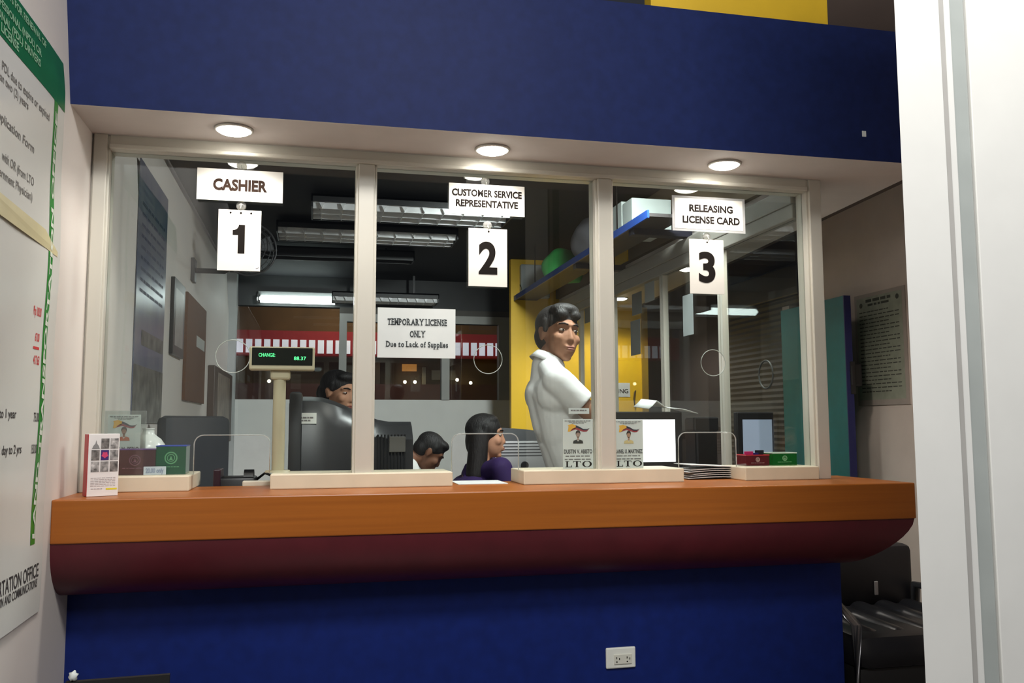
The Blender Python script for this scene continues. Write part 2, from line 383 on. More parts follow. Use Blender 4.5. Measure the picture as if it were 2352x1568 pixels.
# near door frame on the right edge
d = structe('door_1', (1.3, -1.6, 0))
nd = M('white gloss door paint', (232, 232, 228), .4, var=.02)
m = MB(); m.prism([(1.139, -1.6, 0), (1.243, -1.6, 0), (1.243, -1.50, 0)], (0, 0, 3.2)); m.box(1.258, 1.277, -1.592, -1.52, 0, 3.2, .002); obj('jamb', m, nd, d)
m = MB(); m.box(1.243, 1.258, -1.596, -1.52, 0, 3.2); obj('groove_shade_strip', m, M('pale grey groove shade', (176, 174, 170), .7), d)  # grey colour stands in for the shade of the narrow jamb groove
m = MB(); m.box(1.277, 1.314, -1.586, -1.52, 0, 3.2); obj('groove_shade_band', m, M('grey green groove shade', (168, 174, 171), .7), d)  # shade of the wider groove, put into the colour of this strip
m = MB(); m.box(1.3185, 2.2, -1.590, -1.55, 0.0, 3.2, .002); obj('leaf', m, nd, d)
# ================================================================== COUNTER
t = thing('service_counter', 'long orange varnished counter ledge with maroon curved apron under the three windows', 'counter', (.7, -.2, ZC - .13))
xe = 2.105
m = MB(); m.box(XL, xe, -.32, .16, ZC - .126, ZC, .004); obj('worktop', m, wood_m, t)
m = MB(); pr = [(0, ZC - .126), (-.315, ZC - .126)]
for i in range(13):
    a = pi / 2 * i / 12; pr.append((-.315 + .165 * (1 - cos(a)), ZC - .126 - .17 * sin(a)))
pr += [(-.1, ZC - .30), (0, ZC - .30)]
n = len(pr); ends = []
vsL = [(XL, y, z) for y, z in pr]; vsR = [(xe - .005 - max(0, (ZC - .126 - z)) ** 1.6 * 3.2, y, z) for y, z in pr]
m._add(vsL + vsR, [tuple(range(n))[::-1], tuple(range(n, 2 * n))] + [(i, (i + 1) % n, n + (i + 1) % n, n + i) for i in range(n)])
obj('apron', m, maroon_m, t, SM)
# wall outlet on the blue panel
x0, x1, z0, z1 = R(1392, 1486, 1460, 1534, -.108)
t = thing('wall_outlet', 'white double socket plate low on the blue counter front', 'outlet', ((x0 + x1) / 2, -.1, z0))
m = MB(); m.box(x0, x1, -.11, -.1, z0, z1, .006); obj('plate', m, M('outlet plastic', (226, 228, 220), .4), t)
cx = (x0 + x1) / 2 + .006; cz = (z0 + z1) / 2 - .004
m = MB(); m.box(cx - .033, cx + .033, -.1135, -.109, cz - .017, cz + .017, .002); obj('socket_insert', m, M('outlet insert', (214, 214, 202), .4), t)
f = Fr((cx, -.1137, cz))
for sx in (-.019, .019):
    m = MB(); m.rect(f, sx - .006, sx - .003, .002, .009); m.rect(f, sx + .004, sx + .007, -.002, .005); m.disc(f, sx - .004, -.008, .0025)
    obj('socket_slot', m, ink, t)

# ================================================================== DOWNLIGHTS
lens_m = M('lit lamp lens', (255, 250, 240), .4, var=0, emit=30)
rim_m = M('lamp rim', (200, 196, 190), .35, metal=.5)
def downlight(x, y, r, label, power, group=None, size=None):
    t = thing('downlight', label, 'ceiling light', (x, y, ZS - .012), group)
    m = MB(); m.lathe([(r * .88, .0), (r * .90, -.008), (r, -.005), (r, .0)], (x, y, ZS - .0)); obj('rim', m, rim_m, t, True)
    m = MB(); m.lathe([(.001, -.020), (r * .45, -.018), (r * .75, -.012), (r * .88, -.006), (r * .88, .0)], (x, y, ZS - .0)); obj('lens', m, lens_m, t, True)
    light('downlight_beam', 'SPOT', (x, y, ZS - .03), power, (1.0, .93, .84), spot=radians(150), blend=.5, soft=.04)
G = 'recessed lamps in the soffit'
downlight(-.27, -.184, .062, 'lit round downlight in the soffit above the cashier sign', 12, G)
downlight(.596, -.157, .062, 'lit round downlight in the soffit above the customer service sign', 12, G)
downlight(1.475, -.165, .062, 'lit round downlight in the soffit above the license card sign', 12, G)
downlight(2.111, .444, .062, 'lit round downlight over the side corridor, seen through the right window', 15, G)
downlight(2.24, 1.9, .06, 'small lit downlight midway along the side corridor soffit', 9, G)
downlight(2.271, 3.2, .06, 'lit downlight in front of the yellow wall at the corridor end', 40, G)

# ================================================================== SIGNS
def suction(x, z, label, y=-.004):
    t = thing('suction_hook', label, 'hook', (x, y, z), 'suction cup hooks')
    m = MB(); q = Matrix.Translation((x, y, z)) @ Matrix.Rotation(pi / 2, 4, 'X')
    m.lathe([(.017, 0), (.015, .003), (.007, .007), (.006, .012), (.001, .013)], (0, 0, 0), 20).rot(q); obj('cup', m, glassm('clear cup plastic', (.85, .85, .8), haze=.25), t, True)
    m = MB(); m.tube([(x, y - .012, z), (x, y - .014, z - .010), (x, y - .020, z - .016), (x, y - .026, z - .012)], .0016, 6); obj('hook', m, alu, t, True)
def sign(name, rc, label, draw, y=-.02, cat='sign', mat=None, th=.003):
    x0, x1, z0, z1 = R(*rc, y); t = thing(name, label, cat, ((x0 + x1) / 2, y, z0))
    m = MB(); m.box(x0, x1, y, y + th, z0, z1, .0008); obj('board', m, mat or white_p, t)
    draw(t, Fr(((x0 + x1) / 2, y, (z0 + z1) / 2)), x1 - x0, z1 - z0); return t
def dr_cash(t, f, W, H):
    m = MB(); m.text('CASHIER', f, .0, -.16 * H, .37 * H, .63 * W, bold=.045); obj('lettering', m, M('brown black ink', (44, 32, 26), .8, spec=.08), t)
def dr_csr(t, f, W, H):
    m = MB(); m.text('CUSTOMER SERVICE', f, 0, .10 * H, .23 * H, .92 * W, bold=.04); m.text('REPRESENTATIVE', f, 0, -.24 * H, .23 * H, .82 * W, bold=.04); obj('lettering', m, ink, t)
def dr_lic(t, f, W, H):
    m = MB(); m.text('RELEASING', f, .03 * W, .08 * H, .24 * H, .64 * W, bold=.04); m.text('LICENSE CARD', f, .03 * W, -.30 * H, .24 * H, .84 * W, bold=.04); obj('lettering', m, ink, t)
    m = MB(); m.plate([(f.o.x - W * .535, f.o.z - H * .58), (f.o.x + W * .535, f.o.z - H * .58), (f.o.x + W * .535, f.o.z + H * .58), (f.o.x - W * .535, f.o.z + H * .58)], [[(f.o.x - W * .5, f.o.z - H * .5), (f.o.x + W * .5, f.o.z - H * .5), (f.o.x + W * .5, f.o.z + H * .5), (f.o.x - W * .5, f.o.z + H * .5)]], f.o.y + .001, f.o.y + .002)
    obj('tape_border', m, glassm('clear tape', (.85, .85, .85), haze=.3), t)
sign('counter_sign', (452, 390, 650, 462), 'white sign reading CASHIER hung under the first soffit lamp', dr_cash)
sign('counter_sign', (1031, 424, 1205, 494), 'white sign reading CUSTOMER SERVICE REPRESENTATIVE on the middle window', dr_csr)
sign('counter_sign', (1550, 458, 1706, 527), 'white taped sign reading RELEASING LICENSE CARD on the right window', dr_lic)
def num(digit):
    def dr(t, f, W, H):
        m = MB()
        if digit == '1':
            w_, h_ = .115 * W, .47 * H
            z0 = -.19 * H + -.005; xr_ = .125 * W
            xs = xr_ - .16 * W; zt = z0 + h_
            pts = [(xs, z0), (xr_, z0), (xr_, zt), (xr_ - .145 * W, zt)]
            for i in range(1, 7):
                a = i / 6 * pi / 2; pts.append((xr_ - .145 * W - .13 * W * (1 - cos(a)) * 1.0, zt - .09 * H * sin(a)))
            pts += [(xs - .125 * W, zt - .09 * H), (xs - .125 * W, zt - .17 * H), (xs, zt - .17 * H)]
            m.poly(f, pts)
        else: m.text(digit, f, .0, -.265 * H, .56 * H, .48 * W, bold=.035)
        obj('numeral', m, ink, t)
        for k in ((-.24, 0, .24) if digit == '1' else (0,)): m = MB(); m.disc(f, k * W + .02 * W, .45 * H, .0035); obj('punched_hole', m, ink, t)
        if digit == '1':
            m = MB(); m.rect(f, .36 * W, .495 * W, -.495 * H, -.405 * H, .001); s_ = obj('sticker', m, M('bright sticker', (250, 250, 248), .4), t)
            m = MB(); m.poly(f, [(.385 * W, -.458 * H), (.41 * W, -.447 * H), (.44 * W, -.442 * H), (.475 * W, -.428 * H), (.475 * W, -.436 * H), (.44 * W, -.452 * H), (.41 * W, -.458 * H)], .0016); obj('sticker_mark', m, grey_ink, s_)
    return dr
npl = M('ivory number plate', (222, 218, 210), .35, var=.03)
sign('number_plate', (500, 482, 599, 622), 'ivory plate with large black numeral 1 and three punched holes', num('1'), mat=npl)
sign('number_plate', (1076, 525, 1165, 658), 'ivory plate with large black numeral 2 under the CUSTOMER SERVICE sign', num('2'), mat=npl)
sign('number_plate', (1584, 550, 1663, 675), 'ivory plate with large black numeral 3 below the taped license card sign', num('3'), mat=npl)
for (px, py), lb in (((554, 472), 'clear suction hook between the CASHIER sign and numeral 1'), ((1120, 517), 'clear suction hook above the numeral 2 plate'), ((1624, 543), 'clear suction hook above the numeral 3 plate'), ((555, 380), 'clear suction hook at the top of the CASHIER sign'), ((1115, 416), 'clear suction hook above the CUSTOMER SERVICE sign')):
    p = P(px, py, Y=-.008); suction(p.x, p.z, lb)
# slab-serif printed notice
SER = {'T': [(.5, 0)], 'E': [(.12, 0), (.12, 1)], 'M': [(.12, 0), (.88, 0), (.12, 1), (.88, 1)], 'P': [(.15, 0), (.15, 1)], 'R': [(.15, 0), (.85, 0), (.15, 1)], 'A': [(.08, 0), (.92, 0)], 'Y': [(.5, 0), (.1, 1), (.9, 1)], 'L': [(.15, 0), (.15, 1)], 'I': [(.5, 0), (.5, 1)], 'N': [(.13, 0), (.13, 1), (.87, 1)], 'D': [(.15, 0), (.15, 1)], 'k': [(.15, 0), (.9, 0)], 'p': [(.2, -.35)], 'l': [(.5, 0)], 'i': [(.5, 0)], 't': [(.5, 0)], 'f': [(.4, 0)]}
def serif(m, t, f, x, y, h, w):
    adv = []
    for c in t:
        if c == ' ': adv.append((.28, None)); continue
        vs, fs = glyphs(c, .035); a = min(v[0] for v in vs); b = max(v[0] for v in vs); adv.append((b - a + .09, (vs, fs, a, b)))
    tot = sum(a for a, _ in adv); sx = w / tot; hv, _ = glyphs('H', .035); ch = max(v[1] for v in hv) - min(v[1] for v in hv); sy = h / ch
    cx = x - w / 2
    for c, (a, g) in zip(t, adv):
        if g:
            vs, fs, x0, x1 = g
            m._add([f.at(cx + (vx - x0) * sx, y + vy * sy, .0012) for vx, vy in vs], fs)
            for px, py in SER.get(c, []):
                X = cx + (x1 - x0) * sx * px; Z = y + (h if py == 1 else py * h); e = h * .17; th = h * .1
                m.rect(f, X - e, X + e, Z - (th if py == 1 else 0), Z + (0 if py == 1 else th), .0014)
        cx += a * sx
def dr_temp(t, f, W, H):
    m = MB(); serif(m, 'TEMPORARY LICENSE', f, .01 * W, .16 * H, .13 * H, .77 * W); serif(m, 'ONLY', f, .01 * W, -.08 * H, .13 * H, .20 * W); serif(m, 'Due to Lack of Supplies', f, .01 * W, -.28 * H, .115 * H, .80 * W); obj('lettering', m, M('dark grey print', (50, 56, 58), .7), t)
sign('paper_notice', (867, 708, 1046, 822), 'white paper notice reading TEMPORARY LICENSE ONLY taped on the middle window', dr_temp, y=-.006, cat='notice', mat=paper, th=.001)
p = P(1985, 307, Y=-.3145); m = MB(); m.box(p.x - .008, p.x + .008, -.3145, -.3125, p.z - .011, p.z + .011); tag(obj('paper_scrap', m, paper), 'tiny white scrap stuck on the blue fascia at the right', 'scrap')
# ================================================================== TARPAULIN ON THE LEFT WALL
XT = -.7235
def ty(px, py): return P(px, py, X=XT).y
def tz(px, py): return P(px, py, X=XT).z
yR = (ty(135, 300) + ty(108, 1000)) / 2; zB = tz(96, 1399); zT = tz(128, 112); zH = tz(118, 226)
t = thing('tarpaulin_poster', 'large white and green printed tarpaulin of fees and requirements on the left wall', 'poster', (XT, -1.1, zB))
def lean(z): return -max(0, z - ZS) * .071
def wav(y, z): return .003 + .0022 * sin(9 * y + 3 * z) + .0018 * sin(14 * z - 5 * y) + .003 * sin(4 * z + 1.3)
def sheet(ya, yb, za, zb, off, ny, nz):
    m = MB(); vs = []; fs = []
    for j in range(nz + 1):
        for i in range(ny + 1):
            y = ya + (yb - ya) * i / ny; z = za + (zb - za) * j / nz; vs.append(Vector((XT + wav(y, z) + off + lean(z), y, z)))
    for j in range(nz):
        for i in range(ny):
            a = j * (ny + 1) + i; fs.append((a, a + 1, a + ny + 2, a + ny + 1))
    m._add(vs, fs); return m
tarp_m = M('glossy white tarpaulin', (226, 226, 220), .28, var=.03, scale=3)
green = M('green print', (22, 110, 58), .32, var=.1)
yE = yR + .035
o = obj('sheet', sheet(-1.75, yR + .02, zB, zT, 0, 40, 60), tarp_m, t, True)
mo = o.modifiers.new('thickness', 'SOLIDIFY'); mo.thickness = .0012; mo.offset = 0; mo.use_rim = False
obj('header_band', sheet(-1.75, yR + .0195, zH, zT - .004, .0015, 60, 16), green, t, True)
yb0 = ty(112, 567) - .034; za = tz(88, 1245)
obj('side_band', sheet(yb0, yb0 + .037, za, zH, .0015, 4, 80), M('leaf green print', (42, 138, 48), .35, var=.1), t, True)
class TarpFr(Fr):
    lift = .0007
    def at(s, x, y, d=0.0):
        p = s.o + s.r * x + s.u * y; p.x = XT + wav(p.y, p.z) + lean(p.z) + s.lift + d; return p
ft = TarpFr((XT, 0, 0), (0, 1, 0), (0, 0, 1)); fv = TarpFr((XT, 0, 0), (0, 0, 1), (0, -1, 0)); fv.lift = .0019; fh = TarpFr((XT, 0, 0), (0, 1, 0), (0, 0, 1)); fh.lift = .0019
m = MB(); m.text('LAND TRANSPORTATION OFFICE', fv, tz(90, 1232), -(yb0 + .0300), .021, tz(126, 262) - tz(90, 1232), 'L', bold=.03, shear=.12, d=.0008); obj('side_lettering', m, M('pale print', (226, 232, 218), .5), t)
def tl(name, s_, px, py, h, wd, mat, bold=.012, d=.0008):
    m = MB(); m.text(s_, fh if name == 'header_lettering' else ft, ty(px, py), tz(px, py), h, wd, 'R', bold, d=d); obj(name, m, mat, t)
lg = M('light green print', (150, 196, 160), .5); fgp = M('faded grey print', (120, 116, 112), .7); redp = M('red print', (206, 50, 52), .6); dkp = M('dark print', (58, 54, 54), .7)
for a in (('REQUIREMENTS FOR RENEWAL OF', 106, 112, .020, .46), ('NON-PROFESSIONAL (NPDL) OR', 92, 131, .020, .44), ('PROFESSIONAL (PDL) DRIVERS', 88, 154, .020, .44), ('LICENSE', 41, 119, .022, .12)): tl('header_lettering', *a, lg, .03)
for a in (('PDL due to expire or expired', 107, 278, .022, .36), ('more than two (2) years', 60, 252, .020, .30), ('Application Form', 74, 352, .022, .30), ('with OR (from LTO', 74, 428, .022, .24), ('Government Physician)', 70, 462, .022, .30)): tl('requirement_lettering', *a, fgp)
for a in (('Php 100.00', 89, 728, .024, .065), ('67.00', 86, 785, .022, .035), ('417.63', 86, 838, .024, .048)): tl('price_lettering', *a, redp, .02)
m = MB(); m.rect(ft, ty(73, 800), ty(86, 800), tz(80, 802), tz(80, 796)); obj('price_rule', m, redp, t)
for a in (('1 day to 1 year', 33, 960, .022, .20), ('75.00', 84, 968, .024, .042), ('1 year 1 day to 2 yrs', 45, 1040, .022, .26), ('150.00', 82, 1040, .024, .05)): tl('fee_lettering', *a, dkp)
tl('office_lettering', 'LAND TRANSPORTATION OFFICE', 87, 1322, .036, .62, dkp); tl('department_lettering', 'DEPARTMENT OF TRANSPORTATION AND COMMUNICATIONS', 84, 1346, .022, .66, dkp)
m = MB()
for a, b in (((-1.2, tz(0, 455) + .02), (ty(92, 572), tz(92, 572))),):
    m.poly(ft, [(-1.2, tz(0, 492)), (-.55, tz(60, 545)), (yR - .01, tz(94, 572)), (yR - .01, tz(94, 560)), (-.55, tz(60, 500)), (-1.2, tz(0, 440))], .0012)
obj('cream_tape', m, M('yellowed tape', (214, 204, 160), .4), t)

# ================================================================== THINGS ON THE LEDGE, LEFT END
def portrait(t, f, cx, cy, h, skin, hairc, cloth, nm, collar=None):
    m = MB(); m.disc(f, cx, cy + h * .18, h * .155, h * .235, .0010); m.rect(f, cx - h * .07, cx + h * .07, cy - h * .25, cy, .0010); obj('portrait_face', m, M(nm + ' print skin', skin, .7), t)
    m = MB(); m.poly(f, [(cx - h * .175, cy + h * .14), (cx - h * .19, cy + h * .30), (cx - h * .13, cy + h * .44), (cx, cy + h * .49), (cx + h * .13, cy + h * .44), (cx + h * .19, cy + h * .30), (cx + h * .175, cy + h * .14), (cx + h * .13, cy + h * .27), (cx, cy + h * .33), (cx - h * .13, cy + h * .27)], .0014); obj('portrait_hair', m, M(nm + ' print hair', hairc, .7), t)
    m = MB(); m.poly(f, [(cx - h * .40, cy - h * .5), (cx + h * .40, cy - h * .5), (cx + h * .36, cy - h * .30), (cx + h * .12, cy - h * .20), (cx, cy - h * .36), (cx - h * .12, cy - h * .20), (cx - h * .36, cy - h * .30)], .0012); obj('portrait_clothes', m, M(nm + ' print cloth', cloth, .7), t)
def swoosh(t, f, x0, x1, y, h):
    w_ = x1 - x0
    m = MB(); m.poly(f, [(x0, y - .5 * h), (x0 + .04 * w_, y + .25 * h), (x0, y + .45 * h), (x0 + .2 * w_, y + .6 * h), (x0 + .36 * w_, y + .42 * h), (x0 + .36 * w_, y - .05 * h), (x0 + .2 * w_, y - .15 * h), (x0 + .1 * w_, y - .5 * h)], .0010); obj('emblem_sun', m, M('yellow print', (238, 180, 60), .6), t)
    m = MB(); m.poly(f, [(x0 + .36 * w_, y + .42 * h), (x0 + .5 * w_, y + .25 * h), (x0 + .7 * w_, y - .12 * h), (x0 + .85 * w_, y - .15 * h), (x1, y + .02 * h), (x0 + .85 * w_, y - .32 * h), (x0 + .7 * w_, y - .32 * h), (x0 + .36 * w_, y + .12 * h)], .0010); obj('emblem_band', m, M('navy print', (44, 40, 58), .6), t)
    m = MB(); m.poly(f, [(x0 + .1 * w_, y - .48 * h), (x0 + .2 * w_, y - .1 * h), (x0 + .36 * w_, y + .12 * h), (x0 + .7 * w_, y - .32 * h), (x0 + .85 * w_, y - .32 * h), (x0 + .96 * w_, y - .14 * h), (x0 + .85 * w_, y - .5 * h), (x0 + .7 * w_, y - .52 * h), (x0 + .36 * w_, y - .18 * h), (x0 + .2 * w_, y - .34 * h)], .0010); obj('emblem_ribbon', m, M('crimson print', (156, 52, 62), .6), t)
def lto(t, f, x0, x1, y, h):
    w_ = x1 - x0; m = MB(); s = .03 * w_
    def R_(a, b, c, d): m.rect(f, x0 + a * w_, x0 + b * w_, y + c * h, y + d * h, .0012)
    R_(.04, .10, 0, 1); R_(.0, .15, .93, 1); R_(.0, .25, 0, .08); R_(.225, .25, .0, .3)
    R_(.40, .47, 0, 1); R_(.29, .58, .92, 1); R_(.29, .31, .7, 1); R_(.56, .58, .7, 1); R_(.36, .51, 0, .07)
    m.annulus(f, x0 + .82 * w_, y + .5 * h, .5 * h, .42 * h, .0012, 28, 1.0, 1.0)
    ox = .18 * w_; cx = x0 + .82 * w_
    n_ = 28; vs = [f.at(cx + cos(2 * pi * i / n_) * ox, y + .5 * h + sin(2 * pi * i / n_) * .52 * h, .0012) for i in range(n_)] + [f.at(cx + cos(2 * pi * i / n_) * ox * .6, y + .5 * h + sin(2 * pi * i / n_) * .45 * h, .0012) for i in range(n_)]
    m.bm.clear(); R_(.04, .10, 0, 1); R_(.0, .15, .93, 1); R_(.0, .25, 0, .08); R_(.225, .25, .0, .3); R_(.40, .47, 0, 1); R_(.29, .58, .92, 1); R_(.29, .31, .7, 1); R_(.56, .58, .7, 1); R_(.36, .51, 0, .07)
    m._add(vs, [(i, (i + 1) % n_, n_ + (i + 1) % n_, n_ + i) for i in range(n_)])
    obj('initials', m, ink, t)
def idcard(rc, y, label, name, por, wide=None):
    x0, x1, z0, z1 = R(*rc, y); z0 = ZP + .0005 if wide is None else z0
    t = thing('staff_card', label, 'name card', ((x0 + x1) / 2, y, z0), 'staff cards on the sill')
    m = MB(); m.box(x0, x1, y, y + .0015, z0, z1); obj('card', m, paper, t)
    W, H = x1 - x0, z1 - z0; f = Fr(((x0 + x1) / 2, y, (z0 + z1) / 2))
    m = MB(); m.lines(f, -.44 * W, .44 * W, .455 * H, .014 * H, 8); m.lines(f, -.30 * W, .30 * W, .43 * H, .012 * H, 6); m.lines(f, -.2 * W, .22 * W, .41 * H, .010 * H, 4)
    m.lines(f, -.42 * W, .42 * W, -.26 * H, .020 * H, 5); m.lines(f, -.45 * W, .45 * W, -.325 * H, .022 * H, 5); obj('fine_print', m, grey_ink, t)
    swoosh(t, f, -.34 * W, .40 * W, .315 * H, .14 * H)
    portrait(t, f, 0, .14 * H, .27 * H, *por)
    m = MB(); m.text(name, f, 0, -.195 * H, .085 * H, .94 * W, bold=.03); obj('name_lettering', m, M('grey black print', (70, 70, 70), .7), t)
    lto(t, f, -.43 * W, .45 * W, -.47 * H, .12 * H)
    return t, f, W, H
m = MB()
# acrylic stand for the first card
t, f, W, H = idcard((246, 952, 322, 1073), .075, 'staff card of a person in orange in a clear stand behind the brochure', 'RONY M. PERIO', ((150, 104, 78), (46, 34, 30), (196, 92, 44), 'orange'), 1)
xa, xb, za_, zb_ = R(238, 943, 334, 1086, .07)
m = MB(); m.box(xa, xb, .068, .071, ZP + .001, zb_); m.box(xa, xb, .0775, .0805, ZP + .001, zb_); m.box(xa, xb, .062, .088, ZP + .0005, ZP + .004); obj('clear_stand', m, glassm('acrylic', (.93, .95, .94), haze=.05), t)
idcard((1293, 962, 1362, 1074), .02, 'staff card of a person in dark suit, left of the right hand mullion', 'DUSTIN V. ABISTO', ((168, 142, 130), (60, 48, 44), (34, 38, 36), 'suit'))
idcard((1411, 964, 1477, 1073), .02, 'staff card of a person in yellow shirt, in front of the lit monitor', 'RANEL U. MARTINEZ', ((172, 134, 108), (54, 36, 32), (210, 192, 136), 'yellow shirt'))
x0, x1, z0, z1 = R(1305, 937, 1352, 950, .01)
t = thing('label_strip', 'small white paper label on the glass above the suited staff card', 'label', ((x0 + x1) / 2, .0045, z0)); m = MB(); m.box(x0, x1, .0035, .0045, z0, z1); obj('strip', m, paper, t)
m = MB(); m.lines(Fr((x0, .0034, z0)), .008, x1 - x0 - .008, .010, .005, 5); obj('fine_print', m, grey_ink, t)
# brochure box
x0, x1, z0, z1 = R(196, 996, 268, 1136, -.215); z0 = ZC + .0008
t = thing('brochure_box', 'white brochure box with photo grid and red side at the left end of counter', 'box', ((x0 + x1) / 2, -.2, ZC))
m = MB(); m.box(x0, x1, -.215, -.17, z0, z1, .001); obj('carton', m, M('white gloss carton', (236, 232, 230), .35), t)
m = MB(); m.box(x0 - .0015, x0 + .0005, -.2135, -.1715, z0 + .001, z1 - .001); obj('red_side', m, M('red carton', (178, 44, 48), .45), t)
W, H = x1 - x0, z1 - z0; f = Fr(((x0 + x1) / 2, -.215, (z0 + z1) / 2))
gp = [M('photo print %d' % i, c, .5, var=.6, scale=60, rgb2=c2) for i, (c, c2) in enumerate((((70, 66, 66), (190, 186, 184)), ((50, 46, 46), (160, 154, 150)), ((40, 38, 36), (210, 206, 204))))]
for r_ in range(3):
    for c_ in range(3):
        xa = -.40 * W + c_ * .30 * W; zz = .20 * H - r_ * .185 * H + .06 * H
        if r_ == 0 and c_ == 0:
            m = MB(); m.poly(f, [(xa + .01 * W, zz), (xa + .26 * W, zz), (xa + .22 * W, zz + .05 * H), (xa + .17 * W, zz + .08 * H), (xa + .14 * W, zz + .14 * H), (xa + .11 * W, zz + .08 * H), (xa + .05 * W, zz + .05 * H)]); obj('dome_photo', m, M('grey print', (140, 138, 138), .6), t); continue
        m = MB(); m.rect(f, xa, xa + .26 * W, zz, zz + .165 * H); mat = M('violet print', (64, 40, 110), .5) if (r_, c_) == (1, 1) else gp[(r_ + c_) % 3]
        g = obj('grid_photo', m, mat, t)
        if (r_, c_) == (1, 1):
            m = MB(); m.poly(f, [(xa + .13 * W + cos(2 * pi * k / 10 + .3) * W * (.12 if k % 2 else .085), zz + .085 * H + sin(2 * pi * k / 10 + .3) * W * (.12 if k % 2 else .085)) for k in range(10)], .0012); obj('flower_print', m, M('pink print', (206, 66, 110), .5), g)
m = MB()
for k in range(6): m.lines(f, -.40 * W, .42 * W, -.21 * H - k * .026 * H, .008 * H, 7)
m.lines(f, -.38 * W, .0 * W, -.385 * H, .012 * H, 4); obj('fine_print', m, M('light grey print', (176, 170, 172), .7), t)
m = MB(); m.rect(f, .1 * W, .46 * W, -.40 * H, -.375 * H); obj('yellow_strip', m, M('yellow strip print', (226, 210, 50), .5), t)
t.rotation_euler.z = radians(26)      # stands turned a little, so its red side shows

# bottle
pb = P(338, 1085, Y=.155)
t = thing('bottle', 'white pump style plastic bottle with purple label behind red drop box', 'bottle', (pb.x, .155, ZP))
zt = P(338, 983, Y=.155).z - ZP; rr = .058; k = zt / .175
m = MB(); m.lathe([(.0, .0005), (rr * .95, .0005), (rr, .006), (rr, .095 * k), (rr * .93, .112 * k), (rr * .72, .132 * k), (rr * .42, .147 * k), (.020, .153 * k), (.019, .168 * k), (.021, .170 * k), (.021, .175 * k), (0, .175 * k)], (pb.x, .155, ZP)); obj('bottle_body', m, M('white bottle plastic', (226, 228, 224), .22), t, SM)
m = MB(); m.lathe([(rr + .0006, .012), (rr + .0006, .085 * k)], (pb.x, .155, ZP)); obj('label', m, M('purple label', (112, 78, 138), .4, scale=40, var=.3), t, SM)
def dropbox(rc, y, dep, label, tint, nm, rimmat, lights=False, group='coloured drop boxes on the sill'):
    x0, x1, z0, z1 = R(*rc, y); z0 = ZP + .001
    t = thing('drop_box', label, 'box', ((x0 + x1) / 2, y + dep / 2, ZP), group); th = .003; W, H = x1 - x0, z1 - z0
    m = MB(); m.box(x0, x1, y, y + th, z0, z1); m.box(x0, x1, y + dep - th, y + dep, z0, z1); m.box(x0, x0 + th, y + th, y + dep - th, z0, z1); m.box(x1 - th, x1, y + th, y + dep - th, z0, z1); m.box(x0 + th, x1 - th, y + th, y + dep - th, z0, z0 + th)
    obj('shell', m, tint, t)
    m = MB(); m.tube([(x0, y, z1), (x1, y, z1), (x1, y + dep, z1), (x0, y + dep, z1)], .0022, 6, True); obj('rim', m, rimmat, t)
    f = Fr(((x0 + x1) / 2, y, (z0 + z1) / 2)); r_ = .22 * H
    m = MB(); m.annulus(f, 0, .08 * H, r_, r_ * .8); m.annulus(f, 0, .08 * H, r_ * .62, r_ * .50); m.poly(f, [(-r_ * .3, .0 * H), (r_ * .3, .0 * H), (0, .16 * H)]); m.lines(f, -.3 * W, .3 * W, -.25 * H, .03 * H, 5); obj('seal_print', m, nm, t); return t, (x0, x1, z0, z1)
gr = glassm('green acrylic', (.02, .36, .20), haze=.45, hazec=(.04, .20, .11)); rd = glassm('red acrylic', (.5, .06, .07), haze=.5, hazec=(.22, .03, .035))
dropbox((358, 1024, 427, 1089), .02, .09, 'green acrylic drop box with blue rim on the left sill', gr, M('mint print', (96, 160, 116), .6), M('blue rim plastic', (50, 76, 170), .2))
dropbox((262, 1032, 357, 1089), .014, .045, 'dark red acrylic box behind the brochure box on the left sill', glassm('maroon acrylic', (.30, .12, .13), haze=.45, hazec=(.16, .07, .08)), M('dull violet print', (104, 70, 84), .6), M('violet rim plastic', (104, 76, 130), .3))
x0, x1, z0, z1 = R(329, 1071, 381, 1091, .004)
t = thing('price_note', 'small white card leaning on the green box at left', 'note', ((x0 + x1) / 2, .006, ZP)); m = MB(); m.box(x0, x1, .0065, .0085, ZP + .0005, z1, .001); obj('card', m, M('pale blue card', (206, 214, 224), .6), t)
m = MB(); m.text('20.00 only', Fr(((x0 + x1) / 2, .0065, z0)), 0, .008, .016, .8 * (x1 - x0), bold=.04); obj('lettering', m, M('blue grey print', (150, 160, 184), .7), t)
t, (x0, x1, z0, z1) = dropbox((1714, 1045, 1767, 1071), .03, .08, 'red acrylic card box with cards inside on the right sill', rd, M('pale pink print', (214, 186, 178), .6), M('red rim plastic', (190, 40, 50), .3))
for k, (c, nm, dz) in enumerate((((214, 44, 110), 'pink', .018), ((46, 40, 110), 'navy', .010), ((30, 30, 40), 'black', .022))):
    m = MB(); a = x0 + .004 + k * (x1 - x0) * .30; m.box(a, a + (x1 - x0) * .38, .05 + .012 * k, .054 + .012 * k, z0 + .004, z1 + dz * .8, .001)
    tag(obj('plastic_card', m, M(nm + ' card', c, .35)), nm + ' card standing in the red acrylic box', 'card', 'cards in the red acrylic box')
t, (x0, x1, z0, z1) = dropbox((1775, 1040, 1830, 1071), .03, .08, 'bright green acrylic box glinting on the right sill', glassm('bright green acrylic', (.04, .75, .12), haze=.25, hazec=(.03, .3, .06), ior=1.7), M('pale green print', (150, 190, 150), .6), M('clear rim plastic', (226, 236, 226), .15))

